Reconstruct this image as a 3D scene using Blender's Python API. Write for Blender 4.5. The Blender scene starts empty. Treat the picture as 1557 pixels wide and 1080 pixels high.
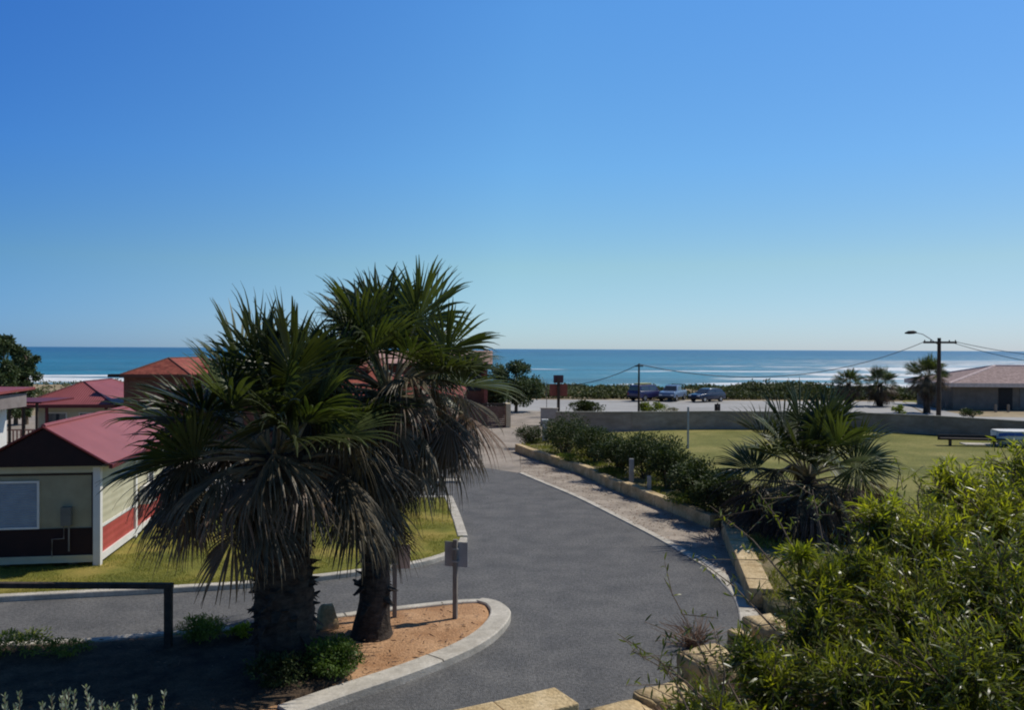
import bpy, bmesh, math, random
import numpy as np
from mathutils import Vector, Matrix, Euler, geometry, noise

random.seed(7)
rng = np.random.default_rng(11)
R = math.radians
scene = bpy.context.scene
col = scene.collection

# ---------------------------------------------------------------- camera
W0, H0, F = 1557.0, 1080.0, 1250.0
CAM = Vector((0, 0, 5.7))
PITCH, ROLL = R(-0.43), R(0.27)
cam_d = bpy.data.cameras.new('camera')
cam = bpy.data.objects.new('camera', cam_d)
col.objects.link(cam)
CM = Matrix.Rotation(R(90) + PITCH, 3, 'X') @ Matrix.Rotation(ROLL, 3, 'Z')
cam.matrix_world = Matrix.Translation(CAM) @ CM.to_4x4()
cam_d.sensor_width = 36.0
cam_d.lens = 36.0 * F / W0
cam_d.clip_start = 0.05
cam_d.clip_end = 90000
scene.camera = cam

def ray(px, py):
    return (CM @ Vector(((px - W0 / 2) / F, -(py - H0 / 2) / F, -1.0)))

def G(px, py, z=0.0):
    """point of the horizontal level z seen at a photo pixel"""
    d = ray(px, py)
    t = (z - CAM.z) / d.z
    return CAM + d * t

def P(px, py, dist):
    """point at forward distance dist (world y)"""
    d = ray(px, py)
    return CAM + d * (dist / d.y)

# ---------------------------------------------------------------- sky, sun, exposure
SUN_EL, SUN_AZ = R(52), R(63)      # azimuth clockwise from +Y (towards the sea)
world = bpy.data.worlds.new('World')
scene.world = world
world.use_nodes = True
nt = world.node_tree
sky = nt.nodes.new('ShaderNodeTexSky')
sky.sky_type = 'NISHITA'
sky.sun_disc = False
sky.sun_elevation = SUN_EL
sky.sun_rotation = SUN_AZ
sky.air_density = 0.75
sky.dust_density = 0.15
sky.ozone_density = 3.0
sky.altitude = 10
bg = nt.nodes['Background']
hs = nt.nodes.new('ShaderNodeHueSaturation')
hs.inputs['Saturation'].default_value = 1.08
hs.inputs['Value'].default_value = 1.0
nt.links.new(sky.outputs[0], hs.inputs['Color'])
# the sky darkens away from the sun and towards the zenith, and pales to grey blue at the sea horizon
def sky_ramp(vec_out, stops):
    r_ = nt.nodes.new('ShaderNodeValToRGB')
    e_ = r_.color_ramp.elements
    for i_, (p_, c_) in enumerate(stops):
        k_ = e_[i_] if i_ < 2 else e_.new(p_)
        k_.position = p_
        k_.color = (c_[0] / 2, c_[1] / 2, c_[2] / 2, 1)
    nt.links.new(vec_out, r_.inputs[0])
    return r_.outputs[0]
def vmul(a_, b_, sc_=1.0):
    v_ = nt.nodes.new('ShaderNodeVectorMath'); v_.operation = 'MULTIPLY'
    nt.links.new(a_, v_.inputs[0]); nt.links.new(b_, v_.inputs[1])
    w_ = nt.nodes.new('ShaderNodeVectorMath'); w_.operation = 'SCALE'
    w_.inputs['Scale'].default_value = sc_
    nt.links.new(v_.outputs[0], w_.inputs[0])
    return w_.outputs[0]
stc = nt.nodes.new('ShaderNodeTexCoord')
ssx = nt.nodes.new('ShaderNodeSeparateXYZ')
nt.links.new(stc.outputs['Generated'], ssx.inputs[0])
el_c = sky_ramp(ssx.outputs['Z'], [(0.0, (.68, .83, 1.10)), (1.0, (.30, .50, .60)), (.10, (1.06, 1.19, 1.02)), (.215, (.98, 1.41, 1.46)), (.385, (.97, 1.56, 1.78)), (.60, (.55, .85, 1.0))])
sdot = nt.nodes.new('ShaderNodeVectorMath'); sdot.operation = 'DOT_PRODUCT'
nt.links.new(stc.outputs['Generated'], sdot.inputs[0])
sdot.inputs[1].default_value = (math.sin(SUN_AZ), math.cos(SUN_AZ), 0)
smr = nt.nodes.new('ShaderNodeMapRange')
smr.inputs[1].default_value = -1; smr.inputs[2].default_value = 1
nt.links.new(sdot.outputs['Value'], smr.inputs[0])
az_c = sky_ramp(smr.outputs[0], [(0.0, (.30, .40, .5)), (1.0, (.9, .8, .8)), (.455, (.47, .65, .92)), (.725, (1, 1, 1)), (.92, (.95, .87, .88))])
nt.links.new(vmul(vmul(hs.outputs[0], el_c, 2.0), az_c, 2.0), bg.inputs['Color'])
bg.inputs['Strength'].default_value = 0.10

sun_d = bpy.data.lights.new('sun', 'SUN')
sun_d.energy = 3.6
sun_d.angle = R(0.5)
sun_d.color = (1.0, 0.95, 0.87)
sun = bpy.data.objects.new('sun', sun_d)
col.objects.link(sun)
sdir = Vector((math.cos(SUN_EL) * math.sin(SUN_AZ), math.cos(SUN_EL) * math.cos(SUN_AZ), math.sin(SUN_EL)))
sun.rotation_euler = (-sdir).to_track_quat('-Z', 'Y').to_euler()
sun.location = (60, 30, 80)

scene.view_settings.view_transform = 'Standard'
scene.view_settings.look = 'None'
scene.view_settings.gamma = 1
scene.view_settings.exposure = 0.0
scene.cycles.filter_width = 2.0

# ---------------------------------------------------------------- materials
MATS = {}
def mat(name, c1, c2=None, scale=3.0, rough=0.8, bump=0.0, bscale=None, spec=0.3, c3=None,
        metal=0.0, stretch=(1, 1, 1), trans=0.0, detail=6, blend=(0.35, 0.65), objrand=0.0, emission=None,
        fine=None, objmix=None):
    """mottled procedural material: two or three colours through noise, optional bump"""
    if name in MATS:
        return MATS[name]
    m = bpy.data.materials.new(name)
    m.use_nodes = True
    t = m.node_tree
    N, L = t.nodes, t.links
    b = N['Principled BSDF']
    out = N['Material Output']
    b.inputs['Roughness'].default_value = rough
    b.inputs['Specular IOR Level'].default_value = spec
    b.inputs['Metallic'].default_value = metal
    tc = N.new('ShaderNodeTexCoord')
    mp = N.new('ShaderNodeMapping')
    mp.inputs['Scale'].default_value = stretch
    L.new(tc.outputs['Object'], mp.inputs['Vector'])
    if c2 is None:
        c2 = tuple(min(1, x * 1.15) for x in c1)
        c1 = tuple(x * 0.87 for x in c1)
    nz = N.new('ShaderNodeTexNoise')
    nz.inputs['Scale'].default_value = scale
    nz.inputs['Detail'].default_value = detail
    nz.inputs['Roughness'].default_value = 0.62
    L.new(mp.outputs[0], nz.inputs['Vector'])
    cr = N.new('ShaderNodeValToRGB')
    cr.color_ramp.elements[0].position = blend[0]
    cr.color_ramp.elements[1].position = blend[1]
    cr.color_ramp.elements[0].color = (*c1, 1)
    cr.color_ramp.elements[1].color = (*c2, 1)
    if c3:
        e = cr.color_ramp.elements.new((blend[0] + blend[1]) / 2)
        e.color = (*c3, 1)
    L.new(nz.outputs['Fac'], cr.inputs[0])
    colr = cr.outputs[0]
    if fine:
        n3 = N.new('ShaderNodeTexNoise')
        n3.inputs['Scale'].default_value = fine[0]
        n3.inputs['Detail'].default_value = 3
        L.new(mp.outputs[0], n3.inputs['Vector'])
        mr = N.new('ShaderNodeMapRange')
        mr.inputs[1].default_value = 0.3
        mr.inputs[2].default_value = 0.7
        mr.inputs[3].default_value = 1 - fine[1]
        mr.inputs[4].default_value = 1 + fine[1]
        L.new(n3.outputs['Fac'], mr.inputs[0])
        mx = N.new('ShaderNodeVectorMath')
        mx.operation = 'SCALE'
        L.new(colr, mx.inputs[0])
        L.new(mr.outputs[0], mx.inputs['Scale'])
        colr = mx.outputs[0]
    if objrand:
        oi = N.new('ShaderNodeObjectInfo')
        mr = N.new('ShaderNodeMapRange')
        mr.inputs[3].default_value = 1 - objrand
        mr.inputs[4].default_value = 1 + objrand
        L.new(oi.outputs['Random'], mr.inputs[0])
        hsv = N.new('ShaderNodeHueSaturation')
        L.new(colr, hsv.inputs['Color'])
        L.new(mr.outputs[0], hsv.inputs['Value'])
        colr = hsv.outputs[0]
    if objmix:      # some of the copies have turned another colour (dried fronds)
        oi = N.new('ShaderNodeObjectInfo')
        m1 = N.new('ShaderNodeMath'); m1.operation = 'MULTIPLY'; m1.inputs[1].default_value = 7.31
        m2 = N.new('ShaderNodeMath'); m2.operation = 'FRACT'
        m3 = N.new('ShaderNodeMapRange'); m3.inputs[1].default_value = .55; m3.inputs[2].default_value = .95
        L.new(oi.outputs['Random'], m1.inputs[0]); L.new(m1.outputs[0], m2.inputs[0]); L.new(m2.outputs[0], m3.inputs[0])
        mm = N.new('ShaderNodeMix'); mm.data_type = 'RGBA'
        L.new(m3.outputs[0], mm.inputs[0]); L.new(colr, mm.inputs[6])
        mm.inputs[7].default_value = (*objmix, 1)
        colr = mm.outputs[2]
    L.new(colr, b.inputs['Base Color'])
    if bump:
        n2 = N.new('ShaderNodeTexNoise')
        n2.inputs['Scale'].default_value = bscale or scale * 6
        n2.inputs['Detail'].default_value = 5
        L.new(mp.outputs[0], n2.inputs['Vector'])
        bp = N.new('ShaderNodeBump')
        bp.inputs['Strength'].default_value = min(1, bump)
        bp.inputs['Distance'].default_value = 0.03 * max(1, bump)
        L.new(n2.outputs['Fac'], bp.inputs['Height'])
        L.new(bp.outputs[0], b.inputs['Normal'])
    if trans:
        tr = N.new('ShaderNodeBsdfTranslucent')
        mul = N.new('ShaderNodeVectorMath')
        mul.operation = 'MULTIPLY'
        mul.inputs[1].default_value = (1.5, 1.6, 0.6)
        L.new(colr, mul.inputs[0])
        L.new(mul.outputs[0], tr.inputs['Color'])
        ms = N.new('ShaderNodeMixShader')
        ms.inputs[0].default_value = trans
        L.new(b.outputs[0], ms.inputs[1])
        L.new(tr.outputs[0], ms.inputs[2])
        L.new(ms.outputs[0], out.inputs['Surface'])
    if emission:
        b.inputs['Emission Color'].default_value = (*emission, 1)
    MATS[name] = m
    return m

def wave_bump(m, scale, axis='X', dist=0.02, strength=0.6, profile='SIN', colour=None):
    """regular ribs (metal roof sheets, cladding, tiles) as bump"""
    t = m.node_tree
    N, L = t.nodes, t.links
    b = N['Principled BSDF']
    tc = N.new('ShaderNodeTexCoord')
    w = N.new('ShaderNodeTexWave')
    w.wave_type = 'BANDS'
    w.bands_direction = axis
    w.wave_profile = profile
    w.inputs['Scale'].default_value = scale
    L.new(tc.outputs['Object'], w.inputs['Vector'])
    bp = N.new('ShaderNodeBump')
    bp.inputs['Strength'].default_value = strength
    bp.inputs['Distance'].default_value = dist
    L.new(w.outputs['Fac'], bp.inputs['Height'])
    L.new(bp.outputs[0], b.inputs['Normal'])
    return m

M_ASPHALT = mat('asphalt', (0.097, 0.097, 0.097), (0.165, 0.160, 0.152), scale=1.1, rough=0.9, bump=1.0, bscale=40, fine=(16, 0.34), detail=12, blend=(.3, .7))
M_PAVING = mat('tan_gravel_paving', (0.23, 0.20, 0.165), (0.40, 0.34, 0.28), scale=0.5, rough=0.95, bump=0.5, bscale=40, fine=(18, 0.2))
M_GRAVEL = mat('gravel', (0.24, 0.20, 0.16), (0.46, 0.39, 0.31), scale=0.9, rough=0.95, bump=0.8, bscale=30, fine=(22, 0.28))
M_CARPARK = mat('carpark', (0.30, 0.29, 0.27), (0.42, 0.41, 0.39), scale=0.12, rough=0.95, fine=(3, 0.08))
M_SOIL = mat('soil', (0.20, 0.14, 0.075), (0.34, 0.25, 0.14), scale=0.25, rough=1, bump=0.5, bscale=10)
M_SAND = mat('orange_sand', (0.36, 0.19, 0.09), (0.52, 0.31, 0.165), scale=1.6, rough=1, bump=0.9, bscale=25, fine=(26, 0.3))
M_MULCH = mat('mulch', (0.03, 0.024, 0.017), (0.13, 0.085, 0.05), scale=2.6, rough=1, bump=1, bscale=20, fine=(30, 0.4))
M_LAWN = mat('lawn', (0.13, 0.14, 0.03), (0.32, 0.25, 0.065), c3=(0.20, 0.19, 0.04), scale=0.5, rough=0.95, spec=0.1, bump=1, bscale=35, fine=(28, 0.35))
M_LAWN2 = mat('far_lawn', (0.14, 0.145, 0.042), (0.29, 0.255, 0.09), c3=(0.195, 0.19, 0.058), scale=0.22, rough=0.95, spec=0.1, bump=1, bscale=20, fine=(12, 0.25))
M_GARDEN = mat('garden_soil', (0.11, 0.12, 0.03), (0.30, 0.24, 0.14), scale=0.7, rough=1, bump=0.8, bscale=14, fine=(14, 0.35))
M_KERB = mat('kerb_concrete', (0.42, 0.38, 0.31), (0.60, 0.55, 0.46), scale=2.2, rough=0.9, bump=0.4, bscale=40, fine=(14, 0.12))
M_LIME = mat('limestone', (0.42, 0.30, 0.15), (0.66, 0.51, 0.30), c3=(0.55, 0.41, 0.22), scale=2.0, rough=0.95, bump=0.9, bscale=22, fine=(16, 0.16))
M_GREYWALL = mat('grey_block', (0.23, 0.185, 0.14), (0.36, 0.30, 0.24), scale=0.7, rough=0.95, bump=0.5, bscale=8, stretch=(1, 1, 2.5), fine=(3, 0.1))
M_CREAM = mat('cream_cladding', (0.50, 0.46, 0.31), (0.56, 0.52, 0.36), scale=2, rough=0.6)
M_WHITE = mat('white_trim', (0.72, 0.69, 0.62), (0.80, 0.77, 0.70), scale=2, rough=0.5)
M_REDPANEL = mat('red_cladding', (0.38, 0.065, 0.05), (0.46, 0.085, 0.065), scale=1.5, rough=0.6)
M_REDROOF = wave_bump(mat('red_metal_roof', (0.26, 0.060, 0.055), (0.33, 0.085, 0.078), scale=0.8, rough=0.45, spec=0.5), 2.6, 'Y', 0.03, 0.7)
M_REDROOFX = wave_bump(mat('red_metal_roof_x', (0.26, 0.060, 0.055), (0.33, 0.085, 0.078), scale=0.8, rough=0.45, spec=0.5), 2.6, 'X', 0.03, 0.7)
M_FASCIA = mat('dark_red_fascia', (0.13, 0.025, 0.025), rough=0.5)
M_TILE = wave_bump(mat('terracotta_tiles', (0.20, 0.045, 0.03), (0.34, 0.095, 0.06), scale=2.5, rough=0.8, fine=(8, 0.25)), 1.6, 'Z', 0.06, 1.0, 'SAW')
M_PINKTILE = wave_bump(mat('pink_tiles', (0.46, 0.27, 0.22), (0.62, 0.40, 0.34), scale=2.5, rough=0.8, fine=(5, 0.2)), 1.6, 'Z', 0.06, 1.0, 'SAW')
M_BRICK = mat('brown_brick', (0.12, 0.05, 0.032), (0.20, 0.085, 0.055), scale=3, rough=0.9, bump=0.3, fine=(14, 0.2))
M_GLASS = mat('window_glass', (0.05, 0.06, 0.07), rough=0.08, spec=0.8)
M_BLIND = mat('shutter_blind', (0.26, 0.30, 0.34), (0.32, 0.37, 0.41), rough=0.5)
wave_bump(M_BLIND, 5.0, 'Z', .012, .8)
M_DARKWOOD = mat('dark_timber', (0.035, 0.028, 0.022), (0.08, 0.06, 0.045), scale=5, rough=0.8, stretch=(1, 1, 1), bump=0.4)
M_GREYWOOD = mat('weathered_timber', (0.17, 0.15, 0.13), (0.28, 0.25, 0.21), scale=6, rough=0.9, stretch=(4, 4, 0.6), bump=0.4)
M_GALV = mat('galvanised_metal', (0.36, 0.37, 0.37), rough=0.5, metal=0.4)
M_SIGNBACK = mat('sign_back', (0.36, 0.355, 0.35), rough=0.6)
M_SIGNTAN = mat('sign_tan', (0.62, 0.46, 0.36), rough=0.7)
M_SIGNRED = mat('sign_red', (0.24, 0.07, 0.05), rough=0.6)
M_TRUNK = mat('palm_trunk', (0.025, 0.02, 0.016), (0.085, 0.066, 0.05), scale=5, rough=1, bump=1, bscale=16, stretch=(1, 1, 2.2))
M_FROND = mat('palm_frond', (0.028, 0.043, 0.013), (0.10, 0.118, 0.036), scale=1.6, rough=0.42, spec=0.45, trans=0.24, objrand=0.4)
M_FRONDOLD = mat('palm_frond_ageing', (0.026, 0.025, 0.014), (0.15, 0.115, 0.066), scale=2.6, rough=0.5, spec=0.32, trans=0.1, objrand=0.35, objmix=(.19, .115, .07))
M_FRONDDEAD = mat('palm_frond_dead', (0.014, 0.011, 0.009), (0.17, 0.112, 0.082), scale=2.5, rough=0.7, spec=0.3, trans=0.08, objrand=0.4, objmix=(.018, .014, .012))
M_PETIOLE = mat('palm_petiole', (0.14, 0.125, 0.06), (0.34, 0.27, 0.17), rough=0.5, objrand=0.3)
M_WATTLE = mat('wattle_leaf', (0.040, 0.062, 0.012), (0.25, 0.26, 0.034), scale=1.8, rough=0.36, spec=0.6, trans=0.42, fine=(14, 0.35))
M_WATTLENEWLIT = mat('wattle_new_lit_leaf', (0.20, 0.23, 0.02), (0.42, 0.40, 0.04), scale=3, rough=0.45, spec=0.4, trans=0.55)  # young leaves, with the backlit brightness of the bush top painted in
M_TWIG = mat('twig', (0.11, 0.08, 0.055), (0.22, 0.16, 0.11), scale=8, rough=0.9)
M_DRY = mat('dry_twig', (0.16, 0.09, 0.055), (0.30, 0.19, 0.12), scale=8, rough=0.9)
M_SHRUB = mat('shrub_leaf', (0.022, 0.040, 0.011), (0.085, 0.108, 0.032), scale=2.5, rough=0.6, spec=0.25, trans=0.15, fine=(8, 0.3))
M_SHRUBLT = mat('light_shrub_leaf', (0.10, 0.14, 0.025), (0.24, 0.27, 0.05), scale=3, rough=0.6, trans=0.3, fine=(8, 0.3))
M_YELLOWG = mat('yellow_green_leaf', (0.20, 0.24, 0.02), (0.38, 0.38, 0.04), scale=4, rough=0.6, trans=0.3)
M_SILVER = mat('silver_leaf', (0.22, 0.26, 0.18), (0.40, 0.44, 0.33), scale=4, rough=0.6, trans=0.2)
M_SCRUB = mat('scrub_leaf', (0.050, 0.066, 0.024), (0.14, 0.15, 0.055), scale=0.8, rough=0.7, trans=0.1, fine=(2, 0.35))
M_TREELEAF = mat('tree_leaf', (0.035, 0.055, 0.022), (0.10, 0.135, 0.05), scale=0.9, rough=0.6, trans=0.12, fine=(4, 0.35))
M_GRASSB = mat('grass_blade', (0.14, 0.16, 0.024), (0.30, 0.26, 0.06), scale=1.2, rough=0.6, trans=0.3)
M_TYRE = mat('tyre', (0.02, 0.02, 0.02), rough=0.9)
M_RIM = mat('rim', (0.5, 0.5, 0.52), rough=0.3, metal=0.8)
M_PAINT_PURPLE = mat('navy_paint', (0.035, 0.035, 0.11), rough=0.25, spec=0.6)
M_PAINT_BLUE = mat('steel_blue_paint', (0.13, 0.19, 0.30), rough=0.25, spec=0.6)
M_PAINT_DARK = mat('dark_blue_paint', (0.025, 0.035, 0.07), rough=0.25, spec=0.6)
M_TRIMBLK = mat('black_trim', (0.02, 0.02, 0.022), rough=0.6)
M_LAMPRED = mat('tail_lamp', (0.35, 0.01, 0.01), rough=0.3)
M_LAMPCLR = mat('head_lamp', (0.7, 0.7, 0.7), rough=0.15)
M_YELLOWBOX = mat('roof_load', (0.40, 0.38, 0.16), (0.5, 0.46, 0.22), rough=0.8)
M_BOATW = mat('boat_white', (0.62, 0.70, 0.72), rough=0.35)
M_BOATB = mat('boat_blue', (0.03, 0.11, 0.42), rough=0.4)

# ---------------------------------------------------------------- helpers
def link(name, me, m=None, parent=None, smooth=False):
    o = bpy.data.objects.new(name, me)
    col.objects.link(o)
    if m is not None:
        for x in (m if isinstance(m, (list, tuple)) else [m]):
            me.materials.append(x)
    if parent is not None:
        o.parent = parent
    if smooth:
        me.shade_smooth()
    return o

def tag(o, label=None, cat=None, group=None, kind=None):
    if label: o['label'] = label
    if cat: o['category'] = cat
    if group: o['group'] = group
    if kind: o['kind'] = kind
    return o

def thing(name, label, cat, loc=(0, 0, 0), rz=0.0, group=None):
    o = bpy.data.objects.new(name, None)
    o.empty_display_size = 0.3
    col.objects.link(o)
    o.location = loc
    o.rotation_euler = (0, 0, rz)
    return tag(o, label, cat, group)

def copy_tree(o, parent=None):
    c = o.copy()
    col.objects.link(c)
    if parent is not None:
        c.parent = parent
    for ch in [x for x in col.objects if x.parent == o]:
        copy_tree(ch, c)
    return c

class MB:
    def __init__(s):
        s.v, s.f, s.m = [], [], []
    def add(s, vs, fs, mi=0):
        n = len(s.v)
        s.v += [tuple(v) for v in vs]
        s.f += [tuple(i + n for i in f) for f in fs]
        s.m += [mi] * len(fs)
        return s
    def box(s, x0, x1, y0, y1, z0, z1, mi=0):
        vs = [(x, y, z) for z in (z0, z1) for y in (y0, y1) for x in (x0, x1)]
        return s.add(vs, [(0, 2, 3, 1), (4, 5, 7, 6), (0, 1, 5, 4), (2, 6, 7, 3), (0, 4, 6, 2), (1, 3, 7, 5)], mi)
    def tube(s, pts, rad, n=8, mi=0, cap=True):
        pts = [Vector(p) for p in pts]
        rad = rad if isinstance(rad, (list, tuple)) else [rad] * len(pts)
        vs, fs = [], []
        for i, p in enumerate(pts):
            a = pts[max(0, i - 1)]
            b = pts[min(len(pts) - 1, i + 1)]
            d = (b - a).normalized()
            ref = Vector((0, 0, 1)) if abs(d.z) < 0.9 else Vector((1, 0, 0))
            u = d.cross(ref).normalized()
            w = u.cross(d)
            for k in range(n):
                an = 2 * math.pi * k / n
                vs.append(p + (u * math.cos(an) + w * math.sin(an)) * rad[i])
        for i in range(len(pts) - 1):
            for k in range(n):
                a = i * n + k
                b = i * n + (k + 1) % n
                fs.append((a, b, b + n, a + n))
        if cap:
            fs.append(tuple(range(n - 1, -1, -1)))
            fs.append(tuple((len(pts) - 1) * n + k for k in range(n)))
        return s.add(vs, fs, mi)
    def prism(s, outline, z0, z1, mi=0):
        n = len(outline)
        vs = [(x, y, z0) for x, y in outline] + [(x, y, z1) for x, y in outline]
        fs = [tuple(range(n - 1, -1, -1)), tuple(range(n, 2 * n))]
        fs += [(i, (i + 1) % n, (i + 1) % n + n, i + n) for i in range(n)]
        return s.add(vs, fs, mi)
    def build(s, name, m, parent=None, smooth=False, bevel=0.0, seg=2):
        me = bpy.data.meshes.new(name)
        me.from_pydata(s.v, [], s.f)
        if len(set(s.m)) > 1:
            me.polygons.foreach_set('material_index', s.m)
        me.update()
        if bevel:
            bm = bmesh.new()
            bm.from_mesh(me)
            bmesh.ops.recalc_face_normals(bm, faces=bm.faces)
            bmesh.ops.bevel(bm, geom=list(bm.edges), offset=bevel, segments=seg, affect='EDGES', profile=0.6, clamp_overlap=True)
            bm.to_mesh(me)
            bm.free()
        return link(name, me, m, parent, smooth)

def mesh_np(name, V, Fq, m, parent=None, mi=None, smooth=False):
    """fast mesh from numpy verts and equal-sized faces"""
    me = bpy.data.meshes.new(name)
    nf, k = Fq.shape
    me.vertices.add(len(V))
    me.vertices.foreach_set('co', V.astype(np.float32).ravel())
    me.loops.add(nf * k)
    me.loops.foreach_set('vertex_index', Fq.astype(np.int32).ravel())
    me.polygons.add(nf)
    me.polygons.foreach_set('loop_start', np.arange(0, nf * k, k, dtype=np.int32))
    me.polygons.foreach_set('loop_total', np.full(nf, k, dtype=np.int32))
    if mi is not None:
        me.polygons.foreach_set('material_index', mi.astype(np.int32))
    me.update(calc_edges=True)
    me.validate()
    return link(name, me, m, parent, smooth)

def unit(a):
    return a / np.maximum(1e-9, np.linalg.norm(a, axis=-1, keepdims=True))

def leaf_cards(C, D, L, Wd, bend=0.25):
    """bent lance-shaped leaves: base C, direction D, six verts each"""
    n = len(C)
    D = unit(D)
    up = unit(rng.normal(size=(n, 3)) * 0.7 + np.array([0, 0, 0.8]))
    S = unit(np.cross(D, up))
    N = np.cross(S, D)
    L = np.asarray(L).reshape(-1, 1) * np.ones((n, 1))
    Wd = np.asarray(Wd).reshape(-1, 1) * np.ones((n, 1))
    b = (rng.random((n, 1)) * bend) * L
    p0 = C
    m1 = C + D * L * 0.35 + N * b * 0.1
    m2 = C + D * L * 0.7 - N * b * 0.3
    p3 = C + D * L - N * b
    V = np.stack([p0, m1 - S * Wd / 2, m1 + S * Wd / 2, m2 - S * Wd * 0.4, m2 + S * Wd * 0.4, p3], axis=1).reshape(-1, 3)
    base = (np.arange(n) * 6)[:, None]
    quads = np.concatenate([base + np.array([[1, 2, 4, 3]])], 0)
    tris = np.concatenate([base + np.array([[0, 2, 1]]), base + np.array([[3, 4, 5]])], 0)
    return V, quads, tris

def leaf_mesh(name, C, D, L, Wd, m, parent=None, bend=0.25, mi=None):
    V, q, t = leaf_cards(C, D, L, Wd, bend)
    # all as quads-> use degenerate-free triangles only
    T = np.concatenate([q[:, [0, 1, 2]], q[:, [0, 2, 3]], t], 0)
    if mi is not None:
        mi = np.concatenate([mi, mi, mi, mi])
    return mesh_np(name, V, T, m, parent, mi)

def catmull(pts, n=6, closed=False):
    pts = [Vector(p) for p in pts]
    out = []
    N = len(pts)
    rngi = range(N) if closed else range(N - 1)
    for i in rngi:
        if closed:
            p0, p1, p2, p3 = pts[i - 1], pts[i], pts[(i + 1) % N], pts[(i + 2) % N]
        else:
            p0, p1, p2, p3 = pts[max(0, i - 1)], pts[i], pts[i + 1], pts[min(N - 1, i + 2)]
        for k in range(n):
            t = k / n
            out.append(0.5 * ((2 * p1) + (p2 - p0) * t + (2 * p0 - 5 * p1 + 4 * p2 - p3) * t * t + (3 * p1 - p0 - 3 * p2 + p3) * t ** 3))
    if not closed:
        out.append(pts[-1])
    return out

def inside(x, y, poly):
    c = False
    j = len(poly) - 1
    for i in range(len(poly)):
        xi, yi = poly[i][0], poly[i][1]
        xj, yj = poly[j][0], poly[j][1]
        if (yi > y) != (yj > y) and x < (xj - xi) * (y - yi) / (yj - yi) + xi:
            c = not c
        j = i
    return c

def sheet(name, outline, z, m, step=None, amp=0.0, kind='structure', skirt=None, ns=0.8):
    """ground sheet inside an outline; step/amp give a gently uneven surface; skirt drops the rim to a level"""
    P2 = [Vector((p[0], p[1])) for p in outline]
    n = len(P2)
    pts = list(P2)
    if step:
        xs = [p.x for p in P2]
        ys = [p.y for p in P2]
        x = min(xs) + step / 2
        while x < max(xs):
            y = min(ys) + step / 2
            while y < max(ys):
                if inside(x, y, P2):
                    dmin = min((Vector((x, y)) - q).length for q in P2)
                    if dmin > step * 0.4:
                        pts.append(Vector((x + random.uniform(-.2, .2) * step, y + random.uniform(-.2, .2) * step)))
                y += step
            x += step
    edges = [(i, (i + 1) % n) for i in range(n)]
    V, E, Fc, *_ = geometry.delaunay_2d_cdt(pts, edges, [], 1, 1e-5)
    vs = []
    for i, v in enumerate(V):
        h = z
        if amp and i >= n:
            h += amp * (noise.noise(Vector((v.x * ns, v.y * ns, 3.1))) + 0.5 * noise.noise(Vector((v.x * ns * 3, v.y * ns * 3, 9.1))))
        vs.append((v.x, v.y, h))
    fs = [tuple(f) for f in Fc]
    if skirt is not None:
        k = len(vs)
        vs += [(p.x, p.y, skirt) for p in P2]
        area = sum(P2[i].x * P2[(i + 1) % n].y - P2[(i + 1) % n].x * P2[i].y for i in range(n))
        for i in range(n):
            j = (i + 1) % n
            fs.append((j, i, k + i, k + j) if area > 0 else (i, j, k + j, k + i))
    me = bpy.data.meshes.new(name)
    me.from_pydata(vs, [], fs)
    me.update()
    o = link(name, me, m, None, bool(step))
    if kind: o['kind'] = kind
    return o

def kerb(name, pts, width, h, m=M_KERB, z0=0.0, side=0.0, joint=2.4, kind='structure'):
    """a cast kerb along a line, cut into lengths by narrow joints"""
    pts = [Vector((p[0], p[1], 0)) for p in pts]
    mb = MB()
    vs, fs = [], []
    # narrow sunk joints every couple of metres
    st, run, nxt, tot = [(pts[0], 0)], 0.0, joint * .6, 0.0
    for i in range(1, len(pts)):
        seg = pts[i] - pts[i - 1]
        ln = seg.length
        while ln > 0 and nxt < run + ln - .04 and joint and tot < 60:
            if nxt > run + .04:
                for o_, dh_ in ((-.018, 0), (-.012, -.028), (.012, -.028), (.018, 0)):
                    st.append((pts[i - 1] + seg * ((nxt - run + o_) / ln), dh_))
            nxt += joint; tot += 1
        run += ln
        st.append((pts[i], 0))
    pts = [p_ for p_, d_ in st]
    dhs = [max(d_, -.6 * h) for p_, d_ in st]
    n = len(pts)
    prof = [(-0.5, 0), (-0.5, h - 0.02), (-0.5 + 0.06, h), (0.5 - 0.06, h), (0.5, h - 0.02), (0.5, 0)]
    for i in range(n):
        d = (pts[min(n - 1, i + 1)] - pts[max(0, i - 1)]).normalized()
        s = Vector((-d.y, d.x, 0))
        w = width if not callable(width) else width(i / (n - 1))
        for a, zz in prof:
            q = pts[i] + s * (a + side) * w
            vs.append((q.x, q.y, z0 + zz + (dhs[i] if zz > h * .5 else 0)))
    k = len(prof)
    for i in range(n - 1):
        for j in range(k - 1):
            a = i * k + j
            fs.append((a, a + k, a + k + 1, a + 1))
    fs.append(tuple(range(k)))
    fs.append(tuple((n - 1) * k + j for j in range(k - 1, -1, -1)))
    mb.add(vs, fs)
    o = mb.build(name, m)
    if kind: o['kind'] = kind
    return o

def GP(lst, z=0.0):
    return [G(a, b, z) for a, b in lst]

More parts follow.
